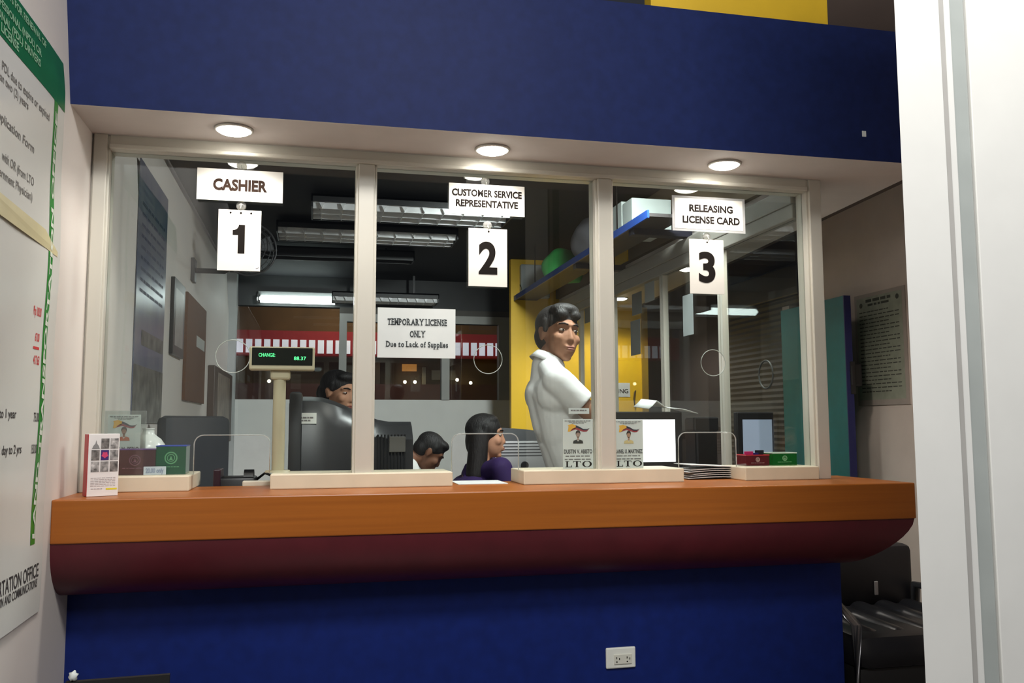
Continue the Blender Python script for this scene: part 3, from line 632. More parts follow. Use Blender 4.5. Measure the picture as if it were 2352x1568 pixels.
# pole display
x0, x1, z0, z1 = R(572, 796, 723, 850, .045)
t = thing('pole_display', 'beige customer display on a pole showing green CHANGE amount', 'display', ((x0 + x1) / 2, .09, ZP)); xm = P(641, 950, Y=.09).x
m = MB(); m.box(x0, x1, .045, .10, z0, z1, .006); obj('housing', m, beige, t)
sx0, sx1, sz0, sz1 = R(578.5, 798.5, 718, 839, .0445)
m = MB(); m.box(sx0, sx1, .0435, .046, sz0, sz1 , .001); obj('screen', m, M('dark display window', (30, 32, 26), .18), t)
fd = Fr((0, .0435, 0)); vfd = M('green display glow', (90, 240, 150), .5, var=0, emit=1.1)
a = P(594, 816, Y=.0435); b = P(632, 819, Y=.0435); m = MB(); m.text('CHANGE:', fd, a.x, b.z, .0125, b.x - a.x, 'L', .012); obj('glowing_text', m, vfd, t)
a = P(675, 824, Y=.0435); b = P(703, 827, Y=.0435); m = MB(); m.text('88.37', fd, a.x, b.z, .0125, b.x - a.x, 'L', .012); obj('glowing_text', m, vfd, t)
ax0, ax1, az0, az1 = R(621, 851, 667, 872, .07)
m = MB(); m.box(ax0, ax1, .06, .11, az0, z0 + .004, .008); obj('neck', m, beige, t)
m = MB(); m.cyl((xm, .085, ZP + .006), (xm, .085, az0 + .006), .0215, .0215, 24); m.cyl((xm, .085, ZP), (xm, .085, ZP + .007), .045, .04, 24); obj('pole', m, beige, t, SM)

# paper notices etc. in the slots
for k, (a, b, z, lb) in enumerate((((1052, 1112), (1166, 1110), .001, 'white form lying on the counter in the middle slot'),)):
    p0, p1 = P(*a, Z=ZC + z), P(*b, Z=ZC + z); m = MB(); m.box(p0.x, p1.x, .01, .2, ZC + .0005, ZC + .0025); tag(obj('paper_form', m, paper), lb, 'paper')
rs = random.Random(3)
cx = (P(1580, 1100, Z=ZC).x + P(1700, 1100, Z=ZC).x) / 2 + .02
for k in range(6):
    q = MB(); zz = ZC + .003 + k * .0078; vs = []; fs = []; nx = 10; w_ = .125 - .006 * (k % 3); amp = .006 + .001 * (k % 2); sk = rs.uniform(-.012, .012)
    for j in range(4):
        for i in range(nx + 1):
            u_ = i / nx * 2 - 1; vs.append(Vector((cx + sk + u_ * w_ * 1.0, .055 + j * .055 + rs.uniform(-.002, .002), zz + amp * (1 - abs(u_) ** 1.5) * .9 + (.012 * max(0, -u_) if k == 5 else 0))))
    for j in range(3):
        for i in range(nx): a = j * (nx + 1) + i; fs.append((a, a + 1, a + nx + 2, a + nx + 1))
    q._add(vs, fs); o = obj('document', q, M('document paper', (206, 206, 204), .7), None, False); mo = o.modifiers.new('thickness', 'SOLIDIFY'); mo.thickness = .0025; mo.offset = 1
    tag(o, ('loose grey document in the pile lying in the right slot' if k < 5 else 'topmost curled document of the pile in the right slot'), 'document', 'documents piled in the right slot')
# black receipt printer in the left slot
pz = P(555, 1095, Y=.24)
t = thing('card_terminal', 'black device with curved lid behind the left slot', 'device', (pz.x, .28, ZC - .21))
x0, x1, z0, z1 = R(497, 1096, 600, 1122, .22)
ZD = .88
m = MB(); m.box(x0, x1 - .02, .21, .36, ZD, z1, .01); m.cyl((x0 + .09, .285, z1 - .01), (x1 - .03, .285, z1 - .01), .035, .035, 20); obj('body', m, black, t, SM)
m = MB(); m.box(x0 - .01, x0 + .015, .2, .32, ZD, z1 + .03, .004); obj('upright_handset', m, M('maroon black plastic', (44, 22, 34), .35), t)
m = MB(); m.tube([(x1 - .03, .30, z1 - .02), (x1 + .01, .26, z1 + .012), (x1 + .06, .24, z1 - .005), (x1 + .10, .25, z1 - .05)], .005, 8); obj('cable', m, black, t, True)
x0, x1, z0, z1 = R(556, 1104, 640, 1124, .165)
m = MB(); m.box(x0, x1, .165, .20, ZD, z1, .004); tag(obj('cream_box', m, M('cream plastic', (206, 198, 180), .5)), 'small cream plastic box behind the cashier slot', 'box')
# ================================================================== INNER DESK
t = thing('inner_desk', 'long grey desk behind the windows', 'desk', (.6, .55, .1))
m = MB(); m.prism([(XL + .01, .165, ZD - .03), (1.86, .165, ZD - .03), (1.86, .56, ZD - .03), (.72, .56, ZD - .03), (.72, .80, ZD - .03), (XL + .01, .80, ZD - .03)], (0, 0, .03)); obj('desktop', m, M('grey laminate', (150, 146, 140), .4), t)
m = MB(); m.box(XL + .02, 1.85, .17, .19, .1, ZD - .03); obj('modesty_panel', m, M('grey laminate', (150, 146, 140), .4), t)
for x in (XL + .03, .55, 1.82):
    m = MB(); m.box(x - .015, x + .015, .19, .54, .1, ZD - .03); obj('leg', m, alu, t)
# CRT monitor seen from its side and back
t = thing('crt_monitor', 'large black tube monitor with paper sticker behind the cashier window', 'monitor', (P(830, 1050, Y=.55).x, .55, ZD))
def crt():
    A = P(690, 913, Y=.62); Bk = P(947, 968, Y=.42)
    x0, x1 = A.x, Bk.x; zt, zr = A.z, Bk.z - .0
    y0, y1 = .30, .70     # near and far side of the casing
    m = MB()
    n_ = 10; vs = []; fs = []
    for i in range(n_ + 1):
        u_ = i / n_; x = x0 + (x1 - x0) * u_
        s = max(0, min(1, (u_ - .12) / .7)); s = s * s * (3 - 2 * s)
        top = zt + .0 - (zt - zr) * s; ya = y0 + .085 * s; yb = y1 - .085 * s; bt = ZD + .06 + .03 * s; e = .03
        vs += [Vector((x, ya, bt)), Vector((x, ya, top - .10 + .03 * s)), Vector((x, ya + .05, top - .02)), Vector((x, (ya + yb) / 2 - .02, top)), Vector((x, yb - .05, top - .012)), Vector((x, yb, top - .08)), Vector((x, yb, bt))]
    for i in range(n_):
        for k in range(7): a = i * 7 + k; b = i * 7 + (k + 1) % 7; fs.append((a, b, b + 7, a + 7))
    fs += [tuple(range(7))[::-1], tuple(range(n_ * 7, n_ * 7 + 7))]
    m._add(vs, fs); obj('casing', m, M('charcoal monitor casing', (48, 48, 50), .35, var=.06), t, SM)
    m = MB(); m.box(x0 - .035, x0 + .012, y0 - .012, y1 + .012, ZD + .045, zt + .012, .012); obj('bezel', m, char, t, SM)
    m = MB(); m.box(x0 - .037, x0 - .034, y0 + .04, y1 - .04, ZD + .09, zt - .03, .001); obj('screen', m, M('dark tube glass', (20, 24, 28), .1), t)
    m = MB()
    for k in range(9):
        x = x1 - .14 + k * .013; m.box(x, x + .005, y0 + .07, y0 + .086, ZD + .2, zr - .05)
    obj('vent', m, black, t)
    m = MB(); m.lathe([(.0, 0), (.13, 0), (.13, .012), (.07, .03), (.06, .065), (0, .065)], ((x0 + x1) / 2, .5, ZD)); obj('swivel_base', m, char, t, SM)
    sx0, sx1, sz0, sz1 = R(683, 948, 727, 973, .30); m = MB(); m.box(sx0 + .0, sx1, .296, .2985, sz0, sz1); s_ = obj('paper_sticker', m, paper, t)
    m = MB(); ff = Fr((sx0, .2958, sz0)); m.lines(ff, .01, sx1 - sx0 - .01, .02, .006, 4); m.lines(ff, .01, sx1 - sx0 - .02, .01, .005, 3); obj('sticker_print', m, grey_ink, s_)
    sx0, sx1, sz0, sz1 = R(894, 1002, 931, 1038, .37); m = MB(); m.box(sx0, sx1, .365, .385, sz0, sz1, .002); obj('rating_plate', m, M('grey rating plate', (92, 90, 86), .6), t)
crt()
# flat monitors
def lcd(rc, sc_, y, label, bright, yawd=0):
    x0, x1, z0, z1 = R(*rc, y); a0, a1, b0, b1 = R(*sc_, y)
    t = thing('flat_monitor', label, 'monitor', ((x0 + x1) / 2, y + .09, ZD))
    m = MB(); m.box(x0, x1, y, y + .035, z0, z1, .005); m.box(x0 + .05, x1 - .05, y + .03, y + .06, z0 + .04, z1 - .05, .01); obj('casing', m, black, t)
    m = MB(); m.box(a0, a1, y - .0012, y + .002, b0, b1); obj('screen', m, bright, t)
    xm = (x0 + x1) / 2; m = MB(); m.box(xm - .03, xm + .03, y + .05, y + .075, ZD + .01, z0 + .12, .004); m.box(xm - .10, xm + .10, y, y + .13, ZD, ZD + .014, .006); obj('stand', m, black, t)
lcd((1385, 945, 1568, 1084), (1402, 963, 1551, 1061), .33, 'black flat monitor with glowing white screen behind the staff cards', M('white screen', (250, 252, 255), .3, var=0, emit=1.15))
lcd((1694, 946, 1779, 1090), (1707, 963, 1774, 1085), .42, 'dark flat monitor with dim blue grey screen near the right jamb', M('dim blue screen', (150, 164, 186), .3, var=0, emit=.38))
# sheet curled over the first monitor
p0 = P(1488, 942, Y=.36); p1 = P(1600, 958, Y=.36); m = MB(); vs = []; fs = []
zb = P(1500, 944, Y=.36).z + .004
for j in range(4):
    for i in range(13):
        u_ = i / 12; x = p0.x - .005 + (p1.x - p0.x) * u_; z = zb + .028 * math.exp(-((u_ - .16) / .12) ** 2) + .012 * (1 - u_) * (u_ > .1) - .035 * max(0, u_ - .72) * 1.5
        vs.append(Vector((x, .335 + j * .06, z + .004 * j)))
for j in range(3):
    for i in range(12): a = j * 13 + i; fs.append((a, a + 1, a + 14, a + 13))
m._add(vs, fs); o = obj('paper_sheet', m, paper, None, True); mo = o.modifiers.new('thickness', 'SOLIDIFY'); mo.thickness = .002; mo.offset = 1
tag(o, 'curled white paper sheet on top of the glowing monitor', 'paper')
x0, x1, z0, z1 = R(1598, 958, 1648, 990, .38); m = MB(); m.box(x0, x1, .38, .50, ZD, z1, .01); m.box(x0 - .01, x1 + .005, .375, .46, z0, z1 + .002, .008); tag(obj('speaker_box', m, black), 'small black box on the desk between the two flat monitors', 'box')
# grey printer behind the long haired person
YPR = 2.05
x0, x1, z0, z1 = R(1128, 1012, 1290, 1112, YPR); xw = x1 - x0
t = thing('printer', 'large grey printer with dark curved lid behind the woman in purple', 'printer', ((x0 + x1) / 2, YPR + .2, FL))
m = MB(); m.box(x0, x1, YPR, YPR + .42, .62, z1, .012); obj('body', m, M('grey printer plastic', (128, 128, 128), .5), t, SM)
m = MB(); m.box(x0 + .02, x1 - .02, YPR + .02, YPR + .40, FL, .62, .008); obj('cabinet_base', m, char, t)
m = MB()
for k in range(5): zz = z1 - .020 - k * .018; m.box(x0 + .02, x1 - .02, YPR - .0005, YPR + .005, zz, zz + .008)
obj('vent', m, M('dark slot', (48, 48, 50), .6), t)
m = MB(); n_ = 12; zt = P(1150, 982, Y=YPR).z; vs = [(x0 + .01, YPR + .01, z1)] + [(x0 + .01 + (xw - .02) * i / n_, YPR + .01, z1 + (zt - z1) * (1 - .55 * (i / n_) ** 2) * min(1, .75 + i)) for i in range(n_ + 1)] + [(x1 - .01, YPR + .01, z1)]
m.prism(vs, (0, .38, 0)); obj('lid', m, char, t, SM)
pk = P(1205, 1068, Y=YPR); m = MB(); m.cyl((pk.x, YPR + .005, pk.z), (pk.x, YPR - .014, pk.z), .024, .022, 20); obj('knob', m, black, t, SM)

# ================================================================== LEFT WALL INSIDE
def wallbox(name, rc, x, th, label, cat, mat, bev=.002):
    a, b, c, d = RX(*rc, x); t = thing(name, label, cat, (x, (a + b) / 2, c)); m = MB(); m.box(XL + .0006, x, a, b, c, d, bev); obj('panel', m, mat, t); return t, a, b, c, d
t, a, b, c, d = wallbox('tarpaulin_banner', (312, 398, 379, 972), XL + .006, .006, 'tall blue grey tarpaulin banner on the inside left wall', 'banner', M('blue grey banner print', (74, 88, 130), .3, var=.35, scale=4, rgb2=(120, 122, 128)))
fb = Fr((XL + .006, (a + b) / 2, c), (0, 1, 0), (0, 0, 1)); W, H = b - a, d - c
m = MB(); m.rect(fb, -W / 2, W / 2, 0, .22 * H); m.rect(fb, -W * .3, W * .48, .30 * H, .36 * H); obj('photo_block', m, M('dark photo print', (58, 58, 58), .4, var=.5, scale=14, rgb2=(118, 116, 110)), t)
m = MB()
for k in range(9): m.lines(fb, -.4 * W, .42 * W, .5 * H + k * .042 * H, .012 * H, 6)
obj('fine_print', m, M('navy grey print', (52, 58, 84), .5), t)
t, a, b, c, d = wallbox('picture_frame', (399, 645, 424, 820), XL + .02, .02, 'narrow black framed certificate on the inside left wall', 'picture frame', black)
m = MB(); m.box(XL + .019, XL + .0205, a + .05, b - .05, c + .05, d - .05); obj('certificate', m, M('grey certificate', (140, 138, 134), .4, scale=20, var=.2), t)
t, a, b, c, d = wallbox('cork_board', (428, 690, 472, 924), XL + .018, .02, 'brown cork board on the inside left wall', 'board', M('brown cork', (104, 62, 26), .8, var=.2, scale=40))
n0, n1, n2, n3 = RX(452, 777, 470, 802, XL + .02); m = MB(); m.box(XL + .018, XL + .020, n0, n1, n2, n3); tag(obj('pinned_note', m, paper), 'small white note pinned on the brown cork board', 'note')
t, a, b, c, d = wallbox('framed_board', (492, 850, 532, 1016), XL + .05, .04, 'narrow brown framed board hanging at the far left corner', 'picture frame', M('dark brown frame', (66, 50, 40), .5), .006)
m = MB(); m.box(XL + .049, XL + .052, a + .2, b - .25, c + .05, d - .04); obj('picture', m, M('mottled print', (128, 116, 104), .5, var=.4, scale=8), t)
m = MB(); m.box(P(517, 800, Y=4.8).x, P(541, 800, Y=4.8).x, 4.78, 4.9, .1, 2.6); struct('trim_23', m, M('pale column', (186, 190, 190), .5))
# wall fan
pf = P(572, 572, Y=2.3); t = thing('wall_fan', 'dark round wall fan partly hidden behind the numeral 1 plate', 'fan', pf)
mf = M('grey fan wire', (98, 98, 100), .4, metal=.4)
m = MB()
for k in range(5): m.ring(pf + Vector((0, -.045 + .012 * abs(k - 0), 0)), .035 + .03 * k, .0028, seg=32)
m.ring(pf, .158, .006); m.ring(pf + Vector((0, .05, 0)), .14, .003)
for k in range(20):
    a = 2 * pi * k / 20; m.tube([pf + Vector((cos(a) * .03, -.045, sin(a) * .03)), pf + Vector((cos(a) * .12, -.025, sin(a) * .12)), pf + Vector((cos(a) * .158, .0, sin(a) * .158)), pf + Vector((cos(a) * .14, .05, sin(a) * .14))], .0016, 5)
obj('cage', m, mf, t, True)
for k in range(3):
    a = 2 * pi * k / 3 + .4; m = MB(); e1 = Vector((cos(a), 0, sin(a))); e2 = Vector((-sin(a), 0, cos(a)))
    m.prism([pf + e1 * .03 + e2 * -.02 + Vector((0, .0, 0)), pf + e1 * .13 + e2 * -.06 + Vector((0, .02, 0)), pf + e1 * .14 + e2 * .03 + Vector((0, -.005, 0)), pf + e1 * .03 + e2 * .02], (0, .002, 0)); obj('blade', m, M('smoky blade', (110, 112, 116), .3), t)
m = MB(); m.cap(pf + Vector((0, -.05, 0)), pf + Vector((0, .10, 0)), .032, .055); obj('motor', m, char, t, True)
m = MB(); m.tube([pf + Vector((0, .10, -.03)), Vector((pf.x - .15, pf.y + .12, pf.z - .12)), Vector((XL + .02, pf.y + .12, pf.z - .12))], .016, 10); m.box(XL, XL + .02, pf.y + .06, pf.y + .18, pf.z - .19, pf.z - .05, .004); obj('bracket', m, char, t, True)

# ================================================================== CEILING FIXTURES
tr_m = M('dull fixture housing', (40, 40, 42), .5); refl = M('mirror louvre', (236, 238, 240), .35); tube_m = M('unlit tube', (176, 178, 176), .4)
lit_m = M('lit tube', (235, 255, 250), .4, var=0, emit=9)
def troffer(x0, x1, y, z, wd, label, lou=True, nb=10, tubes=True, lit=False, group='fluorescent fixtures in the booth'):
    t = thing('fluorescent_fixture', label, 'ceiling light', ((x0 + x1) / 2, y, z), group)
    h = .075; m = MB(); m.box(x0, x1, y - wd / 2, y + wd / 2, z + h - .012, z + h); m.box(x0, x1, y - wd / 2, y - wd / 2 + .008, z + (.032 if lou else 0), z + h); m.box(x0, x1, y + wd / 2 - .008, y + wd / 2, z, z + h); m.box(x0, x0 + .008, y - wd / 2, y + wd / 2, z, z + h); m.box(x1 - .008, x1, y - wd / 2, y + wd / 2, z, z + h)
    m.box(x0 + .2, x0 + .22, y - .01, y + .01, z + h, 2.6); m.box(x1 - .22, x1 - .2, y - .01, y + .01, z + h, 2.6); obj('housing', m, tr_m, t)
    if lou:
        m = MB()
        for k in range(nb):
            x = x0 + (x1 - x0) * (k + .5) / nb; m.prism([(x - .016, y - wd / 2 + .01, z + .03), (x + .016, y - wd / 2 + .01, z + .03), (x, y - wd / 2 + .01, z - .0)], (0, wd - .02, 0))
        for s in (-1, 0, 1):
            yy = y + s * (wd / 2 - .04); m.prism([(x0 + .01, yy - .012, z + .04), (x0 + .01, yy + .012, z + .04), (x0 + .01, yy, z)], (x1 - x0 - .02, 0, 0))
        obj('louvre', m, refl, t)
    if tubes:
        for s in (-1, 1):
            m = MB(); m.cyl((x0 + .03, y + s * wd * .22, z + .045), (x1 - .03, y + s * wd * .22, z + .045), .013, .013, 14); obj('tube', m, lit_m if lit else tube_m, t, True)
    return t
ZF = 2.50
def fx(a, b, z):
    p, q = P(*a, Z=z), P(*b, Z=z); return p.x, q.x, (p.y + q.y) / 2
x0, x1, y = fx((715, 490), (1165, 512), ZF); troffer(x0, x1, y, ZF, .34, 'unlit louvred fixture nearest the window, behind the CUSTOMER SERVICE sign')
x0, x1, y = fx((636, 540), (1043, 562), ZF); troffer(x0, x1, y, ZF, .30, 'second unlit louvred fixture, level with the numeral plates')
x0, x1, y = fx((560, 586), (948, 605), ZF); troffer(x0, x1, y, ZF, .16, 'plain unlit fixture with bare trough, third from the window', lou=False, tubes=True)
a = P(762, 687, Y=4.66); b = P(1004, 692, Y=4.66); troffer(a.x, b.x, 4.66, a.z - .02, .26, 'unlit louvred fixture hanging low at the back wall', nb=12)
troffer(.90, 1.80, .62, 2.515, .26, 'added lit fixture above the man in white, unseen behind the window head', lou=True, lit=True)  # fixture body added around the booth fill light, out of view
a, b = P(600, 686, Y=4.82), P(768, 688, Y=4.82)
t = thing('wall_batten', 'lit white fluorescent batten on the back wall, brightest light inside', 'wall light', ((a.x + b.x) / 2, 4.84, a.z - .05))
m = MB(); m.box(a.x - .03, b.x + .03, 4.85, 4.9, a.z - .005, a.z + .075, .004); m.box(a.x - .03, a.x - .005, 4.79, 4.86, a.z - .035, a.z + .04); m.box(b.x + .005, b.x + .03, 4.79, 4.86, a.z - .035, a.z + .04); obj('housing', m, M('grey batten', (120, 122, 122), .4), t)
m = MB(); m.cap((a.x, 4.82, a.z), (b.x, 4.82, a.z), .036, .036); obj('tube', m, M('lit batten tube', (240, 255, 252), .4, var=0, emit=11), t, True)

# ================================================================== SHELF HIGH ON THE RIGHT
t = thing('wall_shelf', 'blue edged high shelf running along the right side of the booth', 'shelf', (1.73, 2.2, 2.27))
m = MB(); m.box(1.56, 1.74, .8, 3.69, 2.268, 2.285); obj('board', m, M('dark shelf board', (52, 48, 48), .6), t)
m = MB(); m.box(1.55, 1.56, .8, 3.69, 2.262, 2.300); obj('edge_strip', m, M('blue shelf edge', (30, 66, 140), .4), t)
for y in (1.05, 2.05):
    m = MB(); m.box(1.57, 1.895, y, y + .06, 2.235, 2.268); obj('bracket', m, M('navy bracket', (34, 34, 48), .5), t)
m = MB(); m.cyl((1.575, 3.1, 2.29), (1.575, 3.1, 2.6), .004, .004, 8); m.cyl((1.575, 1.3, 2.29), (1.575, 1.3, 2.6), .004, .004, 8); obj('hanging_rod', m, ink, t, True)
def qx(px, py, x=1.6): return P(px, py, X=x)
a, b, c, d = RX(1182, 590, 1253, 680, 1.60)
y0, y1 = qx(1182, 640).y, qx(1250, 600, 1.84).y
t = thing('carton', 'white printed carton on the far end of the high shelf', 'box', (1.72, (y0 + y1) / 2, 2.285)); m = MB(); m.box(1.60, 1.84, min(y0, 3.65), y1, 2.2855, 2.555, .01); obj('box', m, M('white carton', (190, 196, 196), .6), t)
f = Fr((1.60, min(y0, 3.65) - .05, 2.2855), (0, -1, 0), (0, 0, 1)); L = min(y0, 3.65) - y1
m = MB(); m.poly(f, [(.10 * L, .06), (.3 * L, .10), (.62 * L, .115), (.62 * L, .10), (.3 * L, .082), (.14 * L, .045)]); m.lines(f, .1 * L, .6 * L, .02, .012, 5); obj('carton_print', m, M('slate print', (88, 100, 104), .6), t)
g0, g1 = qx(1250, 620).y, qx(1322, 560, 1.8).y
def lump(name, c, r, mat, label, cat, seed, flat=None):
    m = MB(); m.sphere(c, r, 40); rn = random.Random(seed); ph = [rn.uniform(0, 6) for _ in range(6)]
    c = Vector(c)
    for v in m.bm.verts:
        d_ = (v.co - c); k = 1 + .07 * sin(d_.y * 22 + ph[0]) * cos(d_.z * 30 + ph[1]) + .04 * sin(d_.x * 40 + ph[2] + d_.z * 25); v.co = c + d_ * k
        if v.co.z < flat: v.co.z = flat
    return tag(obj(name, m, mat, None, True), label, cat)
lump('green_sack', (1.725, (g0 + g1) / 2, 2.385), (.155, (g0 - g1) / 2 + .05, .135), M('green sack cloth', (70, 176, 90), .7, var=.12), 'bulging bright green sack on the high shelf', 'sack', 2, 2.2855)
lump('grey_bundle', (1.74, (g0 + g1) / 2 - .62, 2.45), (.13, .20, .155), M('grey bundle cloth', (112, 112, 118), .7, var=.15), 'grey wrapped bundle behind the green sack on the shelf', 'bundle', 5, 2.2855)
y0, y1 = qx(1408, 520).y, qx(1450, 480).y
for k in range(2):
    ya = y0 - k * (y0 - y1) * .55; m = MB(); m.box(1.6, 1.82, ya - (y0 - y1) * .48, ya, 2.2855, 2.47 - .02 * k, .003); tag(obj('file_stack', m, M('pale file paper', (182, 192, 188), .7)), ('left' if k == 0 else 'right') + ' pale stack of files on the near end of high shelf', 'files', 'file stacks on the high shelf')
# yellow panels seen above the rail on the upper inner wall
for k, rc in enumerate(((1266, 596, 1308, 640), (1326, 566, 1346, 632), (1412, 560, 1440, 655))):
    a, b, c, d = RX(*rc, 1.888); m = MB(); m.box(1.888, 1.898, a, b, max(c, ZS + .052), max(d, ZS + .2)); struct('trim_%d' % (24 + k), m, M('yellow inlay', (226, 184, 36), .5))
# papers taped to the side glass
gm = M('backlit grey paper', (120, 124, 122), .8)
for k, (rc, lb) in enumerate((((1449, 735, 1471, 815), 'grey paper taped on the side glass before the yellow wall'), ((1452, 672, 1474, 722), 'dark square paper high on the side glass near the yellow wall'), ((1481, 648, 1503, 692), 'pale paper at the top of the side glass beside a downlight'), ((1569, 676, 1592, 770), 'long pale paper hanging on the side glass left of numeral 3'), ((1343, 690, 1360, 740), 'small grey paper on the farthest side glass pane'))):
    a, b, c, d = RX(*rc, 1.892); m = MB(); m.box(1.891, 1.893, a, b, c, d); tag(obj('taped_paper', m, M('pale taped paper', (160, 168, 168), .8) if k in (2, 3) else gm), lb, 'paper', 'papers taped on the side glass')
x0, x1, z0, z1 = R(1408, 879, 1447, 911, YY - .004)
t = thing('wall_notice', 'white notice sheet on the yellow wall near its handle', 'notice', ((x0 + x1) / 2, YY, z0)); m = MB(); m.box(x0 - .13, x1, YY - .004, YY - .001, z0, z1); obj('sheet', m, paper, t)
m = MB(); ff = Fr((x1, YY - .004, z0)); m.text('NO', ff, -.17, .085, .035, None, 'C', .02); m.text('SMOKING', ff, -.015, .03, .035, .235, 'R', .02); obj('lettering', m, ink, t)
pr = P(1459, 915, Y=YY - .02); m = MB(); m.tube([pr + Vector((.012, .02, .065)), pr + Vector((-.008, -.005, .05)), pr + Vector((-.016, -.01, 0)), pr + Vector((-.008, -.005, -.05)), pr + Vector((.012, .02, -.065))], .005, 8); tag(obj('pull_handle', m, M('dark brass', (84, 66, 20), .4), None, True), 'dark bowed pull handle on the yellow wall', 'handle')

# ================================================================== CORRIDOR ON THE RIGHT
xd = 2.757; yd0, yd1 = 1.05, 1.70; zd = 1.955
t = thing('door_leaf', 'open teal door with dark blue edge and black lock beside the right window', 'door', (xd, (yd0 + yd1) / 2, .1))
m = MB(); m.box(xd, xd + .038, yd0 + .003, yd1, .105, zd, .001); obj('leaf', m, M('teal laminate', (16, 106, 108), .45, var=.08, scale=14), t)
m = MB(); m.box(xd - .001, xd + .039, yd0 - .004, yd0 + .003, .105, zd); obj('edge_band', m, M('navy edge band', (24, 28, 84), .5), t)
lz0 = P(1950, 892, Y=yd0).z; lz1 = P(1950, 832, Y=yd0).z
m = MB(); m.box(xd + .036, xd + .105, yd0 + .01, yd0 + .09, lz0 + .012, lz1, .01); m.box(xd + .02, xd + .05, yd0 - .008, yd0 + .02, lz0 - .03, lz1 + .005, .004); obj('lock_case', m, black, t)
m = MB(); m.box(xd + .024, xd + .030, yd0 - .0095, yd0 - .007, lz0 + .02, lz1 - .02); obj('lock_plate', m, char, t)
m = MB(); m.box(xd + .04, 3.0, yd1 - .03, yd1 + .05, .1, zd + .03); struct('trim_27', m, M('door post', (150, 138, 128), .6))
a, b, c, d = RX(1967, 667, 2084, 930, 2.995)
t = thing('wall_poster', 'grey framed poster of dense print on the corridor wall', 'poster', (2.99, (a + b) / 2, c)); m = MB(); m.box(2.994, 2.9995, b, a, c, d); obj('border_sheet', m, M('pale pinkish sheet', (176, 162, 152), .6), t)
m = MB(); m.box(2.9935, 2.996, b + .025, a - .02, c + .03, d - .02); obj('print_area', m, M('grey green print', (162, 164, 146), .6, var=.12, scale=20), t)
f = Fr((2.9935, (a + b) / 2, (c + d) / 2), (0, -1, 0), (0, 0, 1)); W, H = abs(b - a), d - c; m = MB()
m.lines(f, -.26 * W, .26 * W, .42 * H, .016, 4); m.lines(f, -.22 * W, .22 * W, .385 * H, .012, 4)
for k in range(22): m.lines(f, -.40 * W, (.40 if k % 3 else .2) * W, .33 * H - k * .034 * H, .009 * H, 8)
m.disc(f, -.36 * W, .40 * H, .014); m.disc(f, .36 * W, .42 * H, .014); obj('fine_print', m, M('olive grey print', (78, 80, 70), .7), t)
# roller shutter further down the corridor
ya, yb = P(1668, 700, X=2.97).y, P(1836, 690, X=2.97).y
t = thing('roller_shutter', 'brown roller shutter with fine horizontal slats down the corridor', 'shutter', (2.98, (ya + yb) / 2, .1))
m = MB(); zt = 2.08; k = 0; z = .1
vs = []
while z < zt: vs += [(2.970, z), (2.965, z + .018), (2.970, z + .034)]; z += .038
pts = [(x, min(yb, ya), zz) for x, zz in vs] + [(2.999, min(yb, ya), zt), (2.999, min(yb, ya), .1)]
m.prism(pts, (0, abs(ya - yb), 0)); obj('slat_curtain', m, M('brown shutter slats', (58, 52, 46), .6), t)
m = MB(); m.box(2.93, 2.999, min(ya, yb) - .05, max(ya, yb) + .05, zt, zt + .2, .01); obj('roll_housing', m, M('dark shutter housing', (52, 50, 52), .5), t)
# armchair and cabinet under the counter end
vin = M('black vinyl', (32, 32, 36), .32, var=.2, scale=6)
def softbox(m, x0, x1, y0, y1, z0, z1, bev=.04):
    m.box(x0, x1, y0, y1, z0, z1, bev)
    return m
pa = P(2030, 1422, Y=.02)
t = thing('waiting_chair', 'black vinyl waiting chair in the dark beyond the counter end', 'chair', (2.34, .1, 0))
zs_ = pa.z
m = MB(); softbox(m, 1.99, 2.62, -.12, .42, zs_ - .16, zs_ - .02, .05)
for k in range(5): m.cap((2.08 + k * .12, -.04, zs_ - .058), (2.08 + k * .12, .36, zs_ - .05), .05, .05, 16)
obj('seat', m, vin, t, SM)
m = MB(); softbox(m, 2.0, 2.60, -.10, .40, .02, zs_ - .14, .03); obj('base', m, M('black base', (20, 20, 22), .6), t, SM)
m = MB(); softbox(m, 1.98, 2.64, .42, .56, zs_ - .1, P(2105, 1246, Y=.45).z, .03); obj('backrest', m, M('black vinyl back', (26, 26, 32), .45), t, SM)
for x in (1.95, 2.60):
    m = MB(); m.tube([(x + .03, -.1, .02), (x + .03, -.12, zs_ + .02), (x + .03, .0, zs_ + .07), (x + .03, .4, zs_ + .05), (x + .03, .45, .02)], .02, 10); obj('arm_frame', m, M('chromed dark steel', (120, 120, 124), .25, metal=.8), t, True)
pb_ = P(2013, 1350, Y=.415); m = MB(); m.box(pb_.x - .009, pb_.x + .009, .413, .42, pb_.z - .03, pb_.z + .03, .003); obj('back_highlight', m, M('painted highlight white', (190, 186, 186), .5), t)  # pale chip paints a small highlight on the dark backrest
